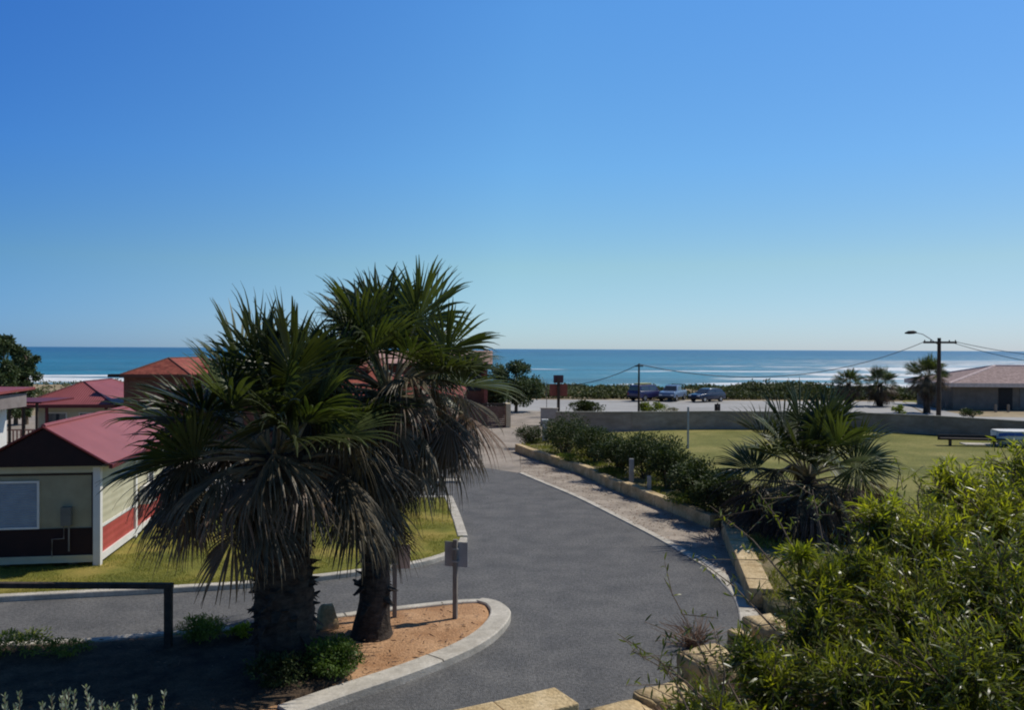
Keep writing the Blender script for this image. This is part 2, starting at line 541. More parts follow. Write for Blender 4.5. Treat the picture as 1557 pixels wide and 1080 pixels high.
# ================================================================ SETTING
# ---- terrain: one sheet, flat land, low dune, then down under the sea
def terrain():
    xs = np.concatenate([-np.geomspace(3500, 160, 14), np.linspace(-150, 150, 101), np.geomspace(160, 3500, 14)])
    ys = np.concatenate([np.linspace(-120, 88, 27), np.linspace(92, 300, 80), np.linspace(340, 800, 4)])
    X, Y = np.meshgrid(xs, ys)
    Z = np.full_like(X, -0.03)
    def ss(a, b, v):
        t = np.clip((v - a) / (b - a), 0, 1)
        return t * t * (3 - 2 * t)
    edge = 14 * np.sin(X / 90.0)
    bump = np.zeros_like(X)
    for i in range(X.shape[0]):
        for j in range(X.shape[1]):
            if Y[i, j] > 90:
                bump[i, j] = noise.noise(Vector((X[i, j] * .08, Y[i, j] * .12, 0))) * 0.5
    Z += bump * ss(96, 104, Y) * (1 - ss(150, 190, Y))
    Z += 0.25 * ss(96, 102, Y)
    Z -= 5.6 * ss(108, 205, Y + edge * 0.4)
    Z -= 8 * ss(205, 400, Y)
    V = np.stack([X, Y, Z], -1).reshape(-1, 3)
    ny, nx = X.shape
    i, j = np.meshgrid(np.arange(ny - 1), np.arange(nx - 1), indexing='ij')
    a = (i * nx + j).ravel()
    Fq = np.stack([a, a + 1, a + nx + 1, a + nx], 1)
    m = mat('dune_ground', (0.24, 0.18, 0.10), (0.42, 0.34, 0.22), scale=0.12, rough=1, bump=0.5, bscale=3, fine=(1.5, 0.15))
    o = mesh_np('ground', V, Fq, m, smooth=True)
    o['kind'] = 'structure'
terrain()

# ---- sea with surf
def sea():
    m = bpy.data.materials.new('sea_water')
    m.use_nodes = True
    t = m.node_tree
    N, L = t.nodes, t.links
    b = N['Principled BSDF']
    b.inputs['Roughness'].default_value = 0.32
    b.inputs['Specular IOR Level'].default_value = 0.5
    geo = N.new('ShaderNodeNewGeometry')
    sep = N.new('ShaderNodeSeparateXYZ')
    L.new(geo.outputs['Position'], sep.inputs[0])
    mr = N.new('ShaderNodeMapRange')
    mr.inputs[1].default_value = 190
    mr.inputs[2].default_value = 2600
    L.new(sep.outputs['Y'], mr.inputs[0])
    pw = N.new('ShaderNodeMath'); pw.operation = 'POWER'; pw.inputs[1].default_value = 0.45
    L.new(mr.outputs[0], pw.inputs[0])
    cr = N.new('ShaderNodeValToRGB')
    els = cr.color_ramp.elements
    els[0].color = (0.035, 0.23, 0.26, 1)
    els[1].position = 1.0
    els[1].color = (0.008, 0.10, 0.19, 1)
    e = els.new(0.35); e.color = (0.016, 0.165, 0.235, 1)
    L.new(pw.outputs[0], cr.inputs[0])
    # streaky swell darkening of the water body (depth, weed)
    mp = N.new('ShaderNodeMapping'); mp.inputs['Scale'].default_value = (0.004, 0.02, 0.02)
    L.new(geo.outputs['Position'], mp.inputs['Vector'])
    nz = N.new('ShaderNodeTexNoise'); nz.inputs['Scale'].default_value = 1.0; nz.inputs['Detail'].default_value = 8
    L.new(mp.outputs[0], nz.inputs['Vector'])
    rr = N.new('ShaderNodeMapRange'); rr.inputs[1].default_value = 0.3; rr.inputs[2].default_value = 0.7
    rr.inputs[3].default_value = 0.55; rr.inputs[4].default_value = 1.5
    L.new(nz.outputs['Fac'], rr.inputs[0])
    sc = N.new('ShaderNodeVectorMath'); sc.operation = 'SCALE'
    L.new(cr.outputs[0], sc.inputs[0]); L.new(rr.outputs[0], sc.inputs['Scale'])
    # foam
    at = N.new('ShaderNodeAttribute'); at.attribute_name = 'foam_glitter'
    mp2 = N.new('ShaderNodeMapping'); mp2.inputs['Scale'].default_value = (0.06, 0.12, 0.1)
    L.new(geo.outputs['Position'], mp2.inputs['Vector'])
    n2 = N.new('ShaderNodeTexNoise'); n2.inputs['Scale'].default_value = 1.0; n2.inputs['Detail'].default_value = 9; n2.inputs['Roughness'].default_value = 0.65
    L.new(mp2.outputs[0], n2.inputs['Vector'])
    ad = N.new('ShaderNodeMath'); ad.operation = 'ADD'
    L.new(at.outputs['Fac'], ad.inputs[0]); L.new(n2.outputs['Fac'], ad.inputs[1])
    f = N.new('ShaderNodeMapRange'); f.inputs[1].default_value = 0.86; f.inputs[2].default_value = 1.06
    L.new(ad.outputs[0], f.inputs[0])
    mx = N.new('ShaderNodeMix'); mx.data_type = 'RGBA'
    # scattered whitecaps on the open water
    mp4 = N.new('ShaderNodeMapping'); mp4.inputs['Scale'].default_value = (0.03, 0.075, 0.1)
    L.new(geo.outputs['Position'], mp4.inputs['Vector'])
    n4 = N.new('ShaderNodeTexNoise'); n4.inputs['Scale'].default_value = 2.2; n4.inputs['Detail'].default_value = 10; n4.inputs['Roughness'].default_value = 0.75
    L.new(mp4.outputs[0], n4.inputs['Vector'])
    f4 = N.new('ShaderNodeMapRange'); f4.inputs[1].default_value = 0.56; f4.inputs[2].default_value = 0.70; f4.inputs[4].default_value = 0.6
    L.new(n4.outputs['Fac'], f4.inputs[0])
    fm = N.new('ShaderNodeMath'); fm.operation = 'MAXIMUM'
    L.new(f.outputs[0], fm.inputs[0]); L.new(f4.outputs[0], fm.inputs[1])
    L.new(fm.outputs[0], mx.inputs[0]); L.new(sc.outputs[0], mx.inputs[6])
    mx.inputs[7].default_value = (0.78, 0.80, 0.80, 1)
    L.new(mx.outputs[2], b.inputs['Base Color'])
    rg = N.new('ShaderNodeMapRange'); rg.inputs[3].default_value = 0.32; rg.inputs[4].default_value = 0.9
    L.new(f.outputs[0], rg.inputs[0]); L.new(rg.outputs[0], b.inputs['Roughness'])
    mp3 = N.new('ShaderNodeMapping'); mp3.inputs['Scale'].default_value = (0.06, 0.22, 0.2)
    L.new(geo.outputs['Position'], mp3.inputs['Vector'])
    n3 = N.new('ShaderNodeTexNoise'); n3.inputs['Scale'].default_value = 1.3; n3.inputs['Detail'].default_value = 9; n3.inputs['Roughness'].default_value = 0.6
    L.new(mp3.outputs[0], n3.inputs['Vector'])
    bp = N.new('ShaderNodeBump'); bp.inputs['Strength'].default_value = 1.0; bp.inputs['Distance'].default_value = 2.6
    L.new(n3.outputs['Fac'], bp.inputs['Height']); L.new(bp.outputs[0], b.inputs['Normal'])

    ys = np.concatenate([np.linspace(150, 700, 276), np.geomspace(710, 60000, 60)])
    ks = np.concatenate([np.linspace(-6, -0.9, 12), np.linspace(-0.85, 0.85, 171), np.linspace(0.9, 6, 12)])
    Y, K = np.meshgrid(ys, ks, indexing='ij')
    X = K * Y
    Z = np.full_like(X, -5.0)
    foam_glitter = np.full_like(X, 0.18)
    foam_glitter += .27 * np.clip((K - .10) / .4, 0, 1)  # rise to the right: broken surf, plus sun glitter painted as foam
    foam_glitter[Y > 900] = 0.10
    foam_glitter += np.where(Y > 900, .22 * np.clip((K - .2) / .4, 0, 1), 0)
    foam_glitter[Y > 2500] = -0.2
    def band(y0, w, x0, x1, a, wig=6, fx=30):
        yy = y0 + wig * np.sin(X / 37.0 + y0) + wig * 0.6 * np.sin(X / 13.0 + 2 * y0)
        g = np.exp(-((Y - yy) / w) ** 2)
        gx = 1 / (1 + np.exp(-(X - x0) / fx)) * 1 / (1 + np.exp((X - x1) / fx))
        return a * g * gx
    # left: a wide white wash; right: several breaker lines; middle: thin scraps
    foam_glitter = np.maximum(foam_glitter, 0.18 + band(262, 22, -400, -88, 0.72))
    foam_glitter = np.maximum(foam_glitter, 0.18 + band(305, 11, -400, -100, 0.55))
    foam_glitter = np.maximum(foam_glitter, 0.18 + band(340, 6, -160, -70, 0.35))
    foam_glitter = np.maximum(foam_glitter, 0.18 + band(217, 12, 30, 110, 0.8, 4, 6))
    foam_glitter = np.maximum(foam_glitter, 0.18 + band(252, 11, 62, 400, 0.78, 5, 8))
    foam_glitter = np.maximum(foam_glitter, 0.18 + band(300, 13, 75, 400, 0.6, 6, 12))
    foam_glitter = np.maximum(foam_glitter, 0.18 + band(350, 22, 135, 500, 0.85, 8, 10))
    foam_glitter = np.maximum(foam_glitter, 0.18 + band(400, 12, 60, 160, 0.5, 9, 12))
    foam_glitter = np.maximum(foam_glitter, 0.18 + band(470, 40, 190, 600, 0.9, 10, 14))
    foam_glitter = np.maximum(foam_glitter, 0.18 + band(520, 14, 70, 500, 0.36, 9, 20))
    foam_glitter = np.maximum(foam_glitter, 0.18 + band(640, 16, 330, 900, 0.5, 9, 30))
    foam_glitter = np.maximum(foam_glitter, 0.18 + band(430, 6, 2, 26, 0.5, 2, 3))
    foam_glitter = np.maximum(foam_glitter, 0.18 + band(250, 4, 30, 46, 0.5, 2, 3))
    # low swell ridges
    Z += 0.5 * np.clip((foam_glitter - 0.4) * 2, 0, 1) * np.clip((900 - Y) / 300, 0, 1)
    V = np.stack([X, Y, Z], -1).reshape(-1, 3)
    ny, nx = X.shape
    i, j = np.meshgrid(np.arange(ny - 1), np.arange(nx - 1), indexing='ij')
    a = (i * nx + j).ravel()
    Fq = np.stack([a, a + 1, a + nx + 1, a + nx], 1)
    o = mesh_np('sea', V, Fq, m, smooth=True)
    fa = o.data.attributes.new('foam_glitter', 'FLOAT', 'POINT')
    fa.data.foreach_set('value', foam_glitter.astype(np.float32).ravel())
    o['kind'] = 'structure'
sea()

# ---- asphalt
kline = GP([(1142, 948), (1128, 908), (1085, 868), (1030, 834), (960, 797), (880, 757), (830, 736), (792, 720)])
asph = [(kline[0].x + .05, 13.6), *[(p.x, p.y) for p in kline]]
a2 = GP([(740, 712), (690, 707), (560, 712), (300, 712), (100, 712)])
asph += [(p.x, p.y) for p in a2] + [(-60, 39), (-60, 14.0), (-12, 8.5), (-4, 8.6), (0.5, 10.8), (2.4, 12.3)]
sheet('asphalt_road', asph, 0.0, M_ASPHALT)
# tan paving beyond, up to the car park
pav = GP([(792, 720), (740, 712), (690, 707), (560, 712), (300, 712), (100, 712)]) 
pav2 = [(p.x, p.y) for p in pav] + [(-60, 39.4), (-60, 66), (-12, 70)] + [(G(775, 625).x, G(775, 625).y), (G(830, 625).x, G(830, 625).y), (G(832, 690).x, G(832, 690).y), (G(790, 690).x, G(790, 690).y)]
sheet('paved_drive', pav2, -0.004, M_PAVING)
cp = GP([(700, 626), (1420, 638), (1372, 611), (700, 607)])
sheet('car_park', [(p.x, p.y) for p in cp], -0.008, M_CARPARK)
# gravel strip between the flush concrete line and the retaining wall
wallA = GP([(787, 687), (828, 702), (887, 721), (928, 741), (984, 763), (1054, 791), (1087, 803)])
wallB = GP([(1087, 803), (1113, 858), (1135, 918), (1148, 945)])
grav = [(p.x, p.y) for p in kline] + [(p.x + .15, p.y) for p in wallA] + [(p.x + .15, p.y) for p in wallB[1:]]
sheet('gravel_verge', grav, 0.004, M_GRAVEL)
kerb('kerb', catmull(kline[:0:-1] + [kline[0]], 5), lambda t: .24 + .22 * max(0, (t - .6) * 2.5), 0.035, z0=0.0)

# lawn by the cabins
l_right = GP([(683, 760), (695, 790), (705, 822)])
l_low = catmull(GP([(705, 824), (696, 838), (672, 851), (620, 864), (500, 881), (380, 893), (270, 900), (120, 908), (-150, 922)]), 6)
l_top = GP([(683, 760), (560, 761), (400, 762), (240, 764), (60, 766), (-300, 770)])
lawn = [(p.x, p.y) for p in l_top[::-1]] + [(p.x, p.y) for p in l_right[1:2]] + [(p.x, p.y) for p in l_low]
sheet('lawn', lawn, 0.10, M_LAWN, step=0.9, amp=0.03, skirt=-0.02)
kerb('kerb', catmull(l_right, 4), 0.30, 0.14, side=-0.1)
kerb('kerb', l_low, 0.22, 0.13)
kerb('kerb', l_top, 0.25, 0.13)
# strip of pale paving behind the side road
kerb('kerb', GP([(700, 733), (560, 733), (240, 734), (-100, 737)]), 0.6, 0.10)

# island with orange sand
i_up = GP([(-200, 998), (0, 990), (140, 983), (235, 974), (390, 962), (500, 947), (600, 934), (690, 924), (728, 922)])
i_nose = GP([(728, 922), (748, 928), (757, 943), (740, 967), (700, 993), (620, 1026), (520, 1060), (430, 1092)])
isl = catmull(i_up, 4)[:-1] + catmull(i_nose, 6)
isl2 = [(p.x, p.y) for p in isl] + [(-5.2, 11.0), (-9, 9.6), (-14, 9.6)]
sheet('sand_bed', isl2, 0.09, M_SAND, step=0.45, amp=0.05, skirt=-0.02, ns=1.3)
kerb('kerb', catmull(i_up, 5), 0.20, 0.13)
kerb('kerb', catmull(i_nose, 8), lambda t: 0.22 + 0.22 * min(1, t * 4), 0.15, side=0.12)
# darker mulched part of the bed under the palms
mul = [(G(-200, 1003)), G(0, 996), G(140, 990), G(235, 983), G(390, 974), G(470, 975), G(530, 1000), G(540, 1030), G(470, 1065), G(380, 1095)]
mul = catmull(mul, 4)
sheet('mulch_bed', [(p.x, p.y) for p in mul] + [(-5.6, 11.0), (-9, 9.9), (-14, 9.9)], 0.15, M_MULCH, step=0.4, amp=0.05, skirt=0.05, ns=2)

# garden and far lawn on the right
gar = [(p.x + .2, p.y + .1) for p in wallA] + [(p.x + .3, p.y) for p in wallB[1:]] + [(7.5, 15.2), (40, 15), (40, 21.5), (14, 23.5), (G(1125, 742).x, G(1125, 742).y), (G(1010, 704).x, G(1010, 704).y), (G(905, 682).x, G(905, 682).y), (G(842, 664).x, G(842, 664).y)]
sheet('garden_bed', gar, 0.30, M_GARDEN, step=1.1, amp=0.10, skirt=-0.02, ns=0.7)
fl = GP([(838, 664), (1080, 655), (1300, 657), (1800, 675)]) + [Vector((60, 20, 0)), Vector((11, 20, 0)), G(1120, 745), G(1000, 712), G(900, 690)]
FLZ = .12
sheet('far_lawn', [(p.x, p.y) for p in fl], FLZ, M_LAWN2, step=2.2, amp=0.04, skirt=-0.02)
# bank in front of the viewer
bank = [(-16, 9.0), (-9, 9.0), (-4.3, 8.5), (-0.9, 10.1), (0.9, 10.9), (1.9, 11.3), (3.0, 12.2), (4.2, 13.6), (5.3, 15.3), (6.2, 16.2), (9, 16.4), (30, 16), (30, -6), (-16, -6)]
sheet('viewer_bank', bank, 0.45, M_GARDEN, step=0.8, amp=0.12, skirt=-0.02, ns=0.9)
# beachside lawn and paths by the kiosk
sheet('beach_lawn', [(p.x, p.y) for p in GP([(1372, 612), (1900, 622), (1900, 607), (1378, 602)])], 0.0, M_LAWN2)
sheet('footpath', [(p.x, p.y) for p in GP([(1400, 613), (1475, 620), (1900, 632), (1900, 627), (1480, 616), (1400, 611)])], 0.004, M_KERB)
sheet('footpath', [(p.x, p.y) for p in GP([(1375, 611.6), (1425, 638), (1900, 650), (1900, 640), (1480, 634), (1440, 626), (1390, 612)])], 0.002, M_CARPARK)

# ================================================================ LOW WALLS
def block_wall(name, pts, h, th, z0, m, lab, cat, bl=1.0, hh=2, jag=0.03, group=None):
    """a wall of squared stones laid along a line; stones vary a little"""
    pts = [Vector((p[0], p[1], 0)) for p in pts]
    root = thing(name, lab, cat, (pts[0].x, pts[0].y, z0), 0, group)
    mb, cap = MB(), MB()
    # walk the line
    L = [0]
    for i in range(1, len(pts)):
        L.append(L[-1] + (pts[i] - pts[i - 1]).length)
    def at(s):
        for i in range(1, len(pts)):
            if s <= L[i] or i == len(pts) - 1:
                t = (s - L[i - 1]) / (L[i] - L[i - 1])
                return pts[i - 1].lerp(pts[i], t), (pts[i] - pts[i - 1]).normalized()
    rows = hh
    rh = h / rows
    for r in range(rows):
        s = -bl * 0.5 * (r % 2)
        while s < L[-1] - 0.05:
            e = min(L[-1], s + bl * random.uniform(0.85, 1.15))
            a, d = at(max(0, s) + 0.008)
            b, d2 = at(e - 0.008)
            dd = (b - a).normalized()
            n = Vector((-dd.y, dd.x, 0))
            o1 = random.uniform(-jag, jag) * 0.5
            w = th / 2
            q = [a - n * (w + o1), b - n * (w + o1), b + n * w, a + n * w]
            top = z0 + (r + 1) * rh + (random.uniform(-jag, jag) if r == rows - 1 else -0.004)
            tgt = cap if r == rows - 1 else mb
            org = root.location
            tgt.prism([(v.x - org.x, v.y - org.y) for v in q], z0 + r * rh - org.z, top - org.z)
            s = e
    if mb.v: mb.build('wall_base', m, root, bevel=0.012)
    cap.build('wall_top', m, root, bevel=0.02)
    return root

block_wall('retaining_wall', catmull(wallA, 3), 0.44, 0.34, -0.02, M_LIME, 'long low yellow limestone wall between gravel verge and hedge', 'wall', 1.5, 1, 0.03)
wb = [Vector((p.x + .28, p.y, 0)) for p in GP([(1096, 815), (1113, 858), (1138, 925)])]
block_wall('retaining_wall', catmull(wb, 3), 0.46, 0.52, -0.02, M_LIME, 'short wide stretch of yellow limestone wall beside the big bush', 'wall', 1.3, 1, 0.02)
# near limestone wall at the foot of the picture
block_wall('limestone_wall', [(0.78, 11.3), (-0.9, 10.35), (-4.2, 8.7)], 0.93, 0.62, 0.0, M_LIME, 'near end of a square cut yellow limestone wall at the foot of the view', 'wall', 2.1, 2, 0.01)

def stone(name, loc, size, m, lab, rz=0, seed=0, cat='rock', group=None, tall=False):
    bm = bmesh.new()
    bmesh.ops.create_cube(bm, size=1)
    bmesh.ops.bevel(bm, geom=list(bm.edges), offset=.05, segments=2, affect='EDGES')
    bmesh.ops.subdivide_edges(bm, edges=bm.edges, cuts=3, use_grid_fill=True)
    for v in bm.verts:
        d = v.co.normalized()
        c = v.co.lerp(d * 0.62, 0.35 if tall else 0.10)
        o_ = Vector((seed * 7.1, 0, 0))
        c = c * (1 + .12 * noise.noise(c * 2.2 + o_)) + noise.noise_vector(c * 4 + o_) * .035
        if tall: 
            f = 1 - 0.45 * (c.z + 0.5)
            c.x *= f; c.y *= f
        v.co = Vector((c.x * size[0], c.y * size[1], (c.z + 0.45) * size[2]))
    me = bpy.data.meshes.new(name)
    bm.to_mesh(me); bm.free()
    o = link(name, me, m, None, True)
    o.location = loc; o.rotation_euler = (0, 0, rz)
    return tag(o, lab, cat, group)

q = G(497, 962)
stone('boulder', (q.x, q.y, .08), (.46, .36, .50), M_LIME, 'small pointed tan boulder on the sand between the two palm trunks', .4, 3, tall=True)
gg = 'limestone blocks edging the near side of the road'
for k, (px, py, s_, rz_, lab) in enumerate([
    (1076, 1040, (.88, .7, .62), .5, 'large pale limestone block at the bend of the road edge'),
    (1122, 985, (.30, .45, .36), .2, 'small upright limestone block beside the end of the concrete kerb line'),
    (1012, 1076, (.95, .55, .34), .55, 'flat cream limestone slab left of the large block'),
    (938, 1098, (1.0, .5, .26), .5, 'limestone slab nearest the square cut wall end'),
    (1160, 975, (.7, .6, .5), .3, 'weathered limestone block half hidden by the bush')]):
    q = G(px, py)
    stone('limestone_block', (q.x, q.y - .1, -.02), s_, M_LIME, lab, rz_, k + 10, 'stone block', gg)

# grey perimeter wall behind the lawn
pw = GP([(845, 657), (960, 657), (1085, 655.5), (1290, 657), (1420, 664), (1520, 672), (1760, 690)])
def perim():
    root = thing('perimeter_wall', 'long grey block wall behind the far lawn', 'wall', (pw[0].x, pw[0].y, 0))
    o = root.location
    mb, cap = MB(), MB()
    for i in range(len(pw) - 1):
        a, b = pw[i], pw[i + 1]
        n = Vector((-(b - a).y, (b - a).x, 0)).normalized() * 0.12
        top = 1.32
        mb.prism([(v.x - o.x, v.y - o.y) for v in (a - n, b - n, b + n, a + n)], 0, top)
        n2 = n * 1.35
        cap.prism([(v.x - o.x, v.y - o.y) for v in (a - n2, b - n2, b + n2, a + n2)], top + .002, top + 0.08)
    mb.build('wall_panel', M_GREYWALL, root)
    cap.build('coping', mat('wall_coping', (0.20, 0.19, 0.15), (0.30, 0.28, 0.23), rough=0.9), root, bevel=0.01)
perim()
# return of the wall at the drive, with a pale pier
a = G(822, 647); 
root = thing('wall_return', 'pale grey block wall piece at the drive corner', 'wall', (a.x, a.y, 0), R(-8))
MB().box(0, 1.25, -.1, .1, 0, 1.25).build('wall_panel', mat('pale_block', (0.30, 0.29, 0.27), (0.40, 0.38, 0.35), rough=.9), root, bevel=.01)
MB().box(-.04, 1.29, -.14, .14, 1.252, 1.32).build('coping', M_KERB, root, bevel=.01)
a = G(826, 681)
root = thing('gate_pier', 'pinkish white pier beside the round dark bush', 'pier', (a.x + .1, a.y, 0.0))
MB().box(-.16, .16, -.16, .16, 0, 1.55).build('shaft', mat('pink_render', (0.52, 0.42, 0.36), (0.62, 0.52, 0.46), rough=.9), root, bevel=.01)
MB().box(-.2, .2, -.2, .2, 1.552, 1.64).build('cap', M_WHITE, root, bevel=.01)

# ================================================================ FENCE, POSTS, SIGNS
a = G(256, 987, .1)
root = thing('rail_fence', 'dark timber post and rail fence beside the lower road', 'fence', (a.x, a.y, .08))
hh = 5.7 - (897 - 529) / F * a.y - .08
for k in range(4):
    x = -k * 3.7
    MB().box(x - .065, x + .065, -.06, .06, 0, hh).build('post', M_DARKWOOD, root, bevel=.01)
MB().box(-11.3, .085, -.075, .05, hh + .002, hh + .10).build('rail', M_DARKWOOD, root, bevel=.01)

def sign_post(px, py, h, pm, name, lab, cat, plate=None, rz=0, w=.09, z=0.1):
    q = G(px, py, z)
    r = thing(name, lab, cat, (q.x, q.y, z - .02), rz)
    MB().box(-w / 2, w / 2, -w / 2, w / 2, 0, h).build('post', pm, r, bevel=.008)
    if plate:
        wd, z0, z1, m = plate[:4]
        dx = plate[4] if len(plate) > 4 else 0
        MB().box(dx - wd / 2, dx + wd / 2, w / 2 + .002, w / 2 + .015, z0, z1).build('sign_plate', m, r, bevel=.004)
        for zz in (z0 + (z1 - z0) * .25, z0 + (z1 - z0) * .75):
            MB().box(-.07, .07, -w / 2 - .012, w / 2 + .001, zz - .015, zz + .015).build('bracket', M_GALV, r)
    return r
sign_post(692, 941, 1.66, M_GREYWOOD, 'road_sign', 'thin weathered sign post at the nose of the sand island, seen from behind', 'sign', (.50, 1.08, 1.60, M_SIGNBACK), R(-14))
sign_post(600, 938, 1.55, M_GREYWOOD, 'road_sign', 'sign post with a tan plate just right of the slimmer palm trunk', 'sign', (.36, 1.0, 1.50, M_SIGNTAN, .14), R(8))
sign_post(1046, 682, 2.35, M_GALV, 'metal_post', 'tall thin pale post standing on the far lawn', 'post', None, 0, .10, .14)
sign_post(960, 737, 1.05, M_GALV, 'bollard', 'short pale grey post at the front of the hedge', 'post', None, 0, .17, .3)
sign_post(987, 748, 0.62, M_GALV, 'bollard', 'lowest pale post in the hedge near the wall, right of the taller one', 'post', None, 0, .14, .3)
q = G(849, 634)
r = thing('notice_sign', 'red brown notice board on a post at the car park entrance', 'sign', (q.x, q.y, 0))
MB().box(-.12, .12, -.1, .1, 0, 3.3).build('post', M_DARKWOOD, r, bevel=.01)
MB().box(-.75, .75, .102, .17, 1.75, 2.75).build('board', M_SIGNRED, r, bevel=.01)
MB().box(-.42, .42, .102, .16, 2.85, 3.5).build('top_board', mat('sign_dark', (.10, .05, .06), rough=.7), r, bevel=.01)
q = G(831, 632)
sign_post(831, 634, 3.0, M_GREYWOOD, 'flag_pole', 'very thin grey pole left of the red brown notice board', 'pole', None, 0, .05, 0)
sign_post(1091, 634, 1.2, M_DARKWOOD, 'litter_bin_post', 'small dark bin at the edge of the car park', 'bin', (.5, .35, 1.1, M_TRIMBLK), 0, .1, 0)

# ---- utility poles, lamp, wires
def pole(px, py, h, lab, cross=True, lamp=False, rad=.14):
    q = G(px, py)
    r = thing('utility_pole', lab, 'utility pole', (q.x, q.y, 0))
    MB().tube([(0, 0, 0), (0, 0, h)], [rad, rad * .7], 12).build('pole', M_DARKWOOD, r, smooth=False)
    if cross:
        c = MB().box(-1.35, 1.35, -.19, -.09, h - .45, h - .28).build('crossarm', M_DARKWOOD, r, bevel=.01)
        for x in (-1.25, -.75, .75, 1.25):
            MB().tube([(x, -.14, h - .279), (x, -.14, h - .22), (x, -.14, h - .16)], [.035, .06, .03], 8).build('insulator', M_TRIMBLK, c)
    if lamp:
        a = MB().tube([(-.08, 0, h - .55), (-.7, 0, h - .1), (-1.35, 0, h + .30), (-1.9, 0, h + .42)], .035, 8).build('lamp_arm', M_GALV, r)
        MB().tube([(-1.85, 0, h + .44), (-2.1, 0, h + .46), (-2.5, 0, h + .43), (-2.8, 0, h + .38)], [.07, .15, .14, .05], 10).build('lamp_head', M_TRIMBLK, r, smooth=True)
    return r, q, h
p1 = pole(971, 656, 4.72, 'slim dark utility pole carrying a wire near the middle of the grey wall', False, False, .085)
p1r = p1[0]
MB().box(-.3, .3, -.03, .03, 4.5, 4.58).build('crossarm', M_DARKWOOD, p1r)
p2 = pole(1427, 640, 6.75, 'tall utility pole with crossarm and a street lamp behind the right palms', True, True, .19)

def wire(a, b, sag, lab, rad=.02):
    pts = []
    for i in range(25):
        t = i / 24
        p = a.lerp(b, t)
        p.z -= sag * 4 * t * (1 - t)
        pts.append(p)
    o = MB().tube(pts, rad, 5).build('power_line', M_TRIMBLK)
    return tag(o, lab, 'power line')
A1 = p1[1] + Vector((0, 0, 4.66))
A2 = p2[1] + Vector((0, -.14, 6.45))
wire(A1, P(846, 585, 80), 0.5, 'overhead wire running down left from the slim pole', .028)
wire(A1, A2 + Vector((-1.25, 0, 0)), 1.75, 'overhead wire sagging between the slim pole and the tall lamp pole', .028)
wire(A2 + Vector((1.25, 0, 0)), P(1680, 548, 60), 0.3, 'upper overhead wire leaving the tall lamp pole to the right', .022)
wire(A2 + Vector((.75, 0, 0)), P(1680, 566, 50), 0.3, 'lower overhead wire leaving the tall lamp pole to the right', .022)

# ================================================================ BUILDINGS
def hip_roof(mb_pairs, x0, x1, y0, y1, z, rise, fin, bin_, parent, mats, name='roof', th=.16, ridge=True, fm=M_FASCIA):
    """hipped roof over a rectangle; ridge runs along y; fin/bin_ = hip insets front/back"""
    xm = (x0 + x1) / 2
    a, b, c, d = (x0, y0, z), (x1, y0, z), (x1, y1, z), (x0, y1, z)
    e, f = (xm, y0 + fin, z + rise), (xm, y1 - bin_, z + rise)
    mb = MB()
    mb.add([a, b, e], [(0, 1, 2)], 0)
    mb.add([c, d, f], [(0, 1, 2)], 0)
    mb.add([b, c, f, e], [(0, 1, 2, 3)], 1)
    mb.add([d, a, e, f], [(0, 1, 2, 3)], 1)
    mb.add([a, b, c, d], [(3, 2, 1, 0)], 0)
    ro = mb.build(name, mats, parent)
    fb = MB()
    g = .03
    fb.box(x0 - g, x1 + g, y0 - g, y0 - .002, z - th, z + .02)
    fb.box(x0 - g, x1 + g, y1 + .002, y1 + g, z - th, z + .02)
    fb.box(x1 + .002, x1 + g, y0, y1, z - th, z + .02)
    fb.box(x0 - g, x0 - .002, y0, y1, z - th, z + .02)
    fb.build('gutter', fm, ro)
    if ridge:
        rb = MB()
        for s, t in ((a, e), (b, e), (c, f), (d, f), (e, f)):
            if (Vector(s) - Vector(t)).length > .05:
                rb.tube([s, t], .05, 6)
        rb.build('ridge_cap', fm, ro)
    return ro

def window(parent, x0, x1, z0, z1, y, blind=False, fr=.05, axis='y', side=-1, name='window', frame_m=None, pane_m=None):
    """framed window lying in a wall; axis 'y' faces -y, axis 'x' faces +x"""
    fm = frame_m or M_WHITE
    mb = MB()
    def bx(a0, a1, c0, c1, d0, d1, mbx):
        if axis == 'y': mbx.box(a0, a1, y - d1, y - d0, c0, c1)
        else: mbx.box(y + d0, y + d1, a0, a1, c0, c1)
    bx(x0, x1, z0, z0 + fr, .002, .05, mb); bx(x0, x1, z1 - fr, z1, .002, .05, mb)
    bx(x0, x0 + fr, z0 + fr, z1 - fr, .002, .047, mb); bx(x1 - fr, x1, z0 + fr, z1 - fr, .002, .047, mb)
    w = mb.build(name, fm, parent)
    p = MB()
    bx(x0 + fr, x1 - fr, z0 + fr, z1 - fr, .004, .02, p)
    p.build('pane', pane_m or (M_BLIND if blind else M_GLASS), w)
    return w

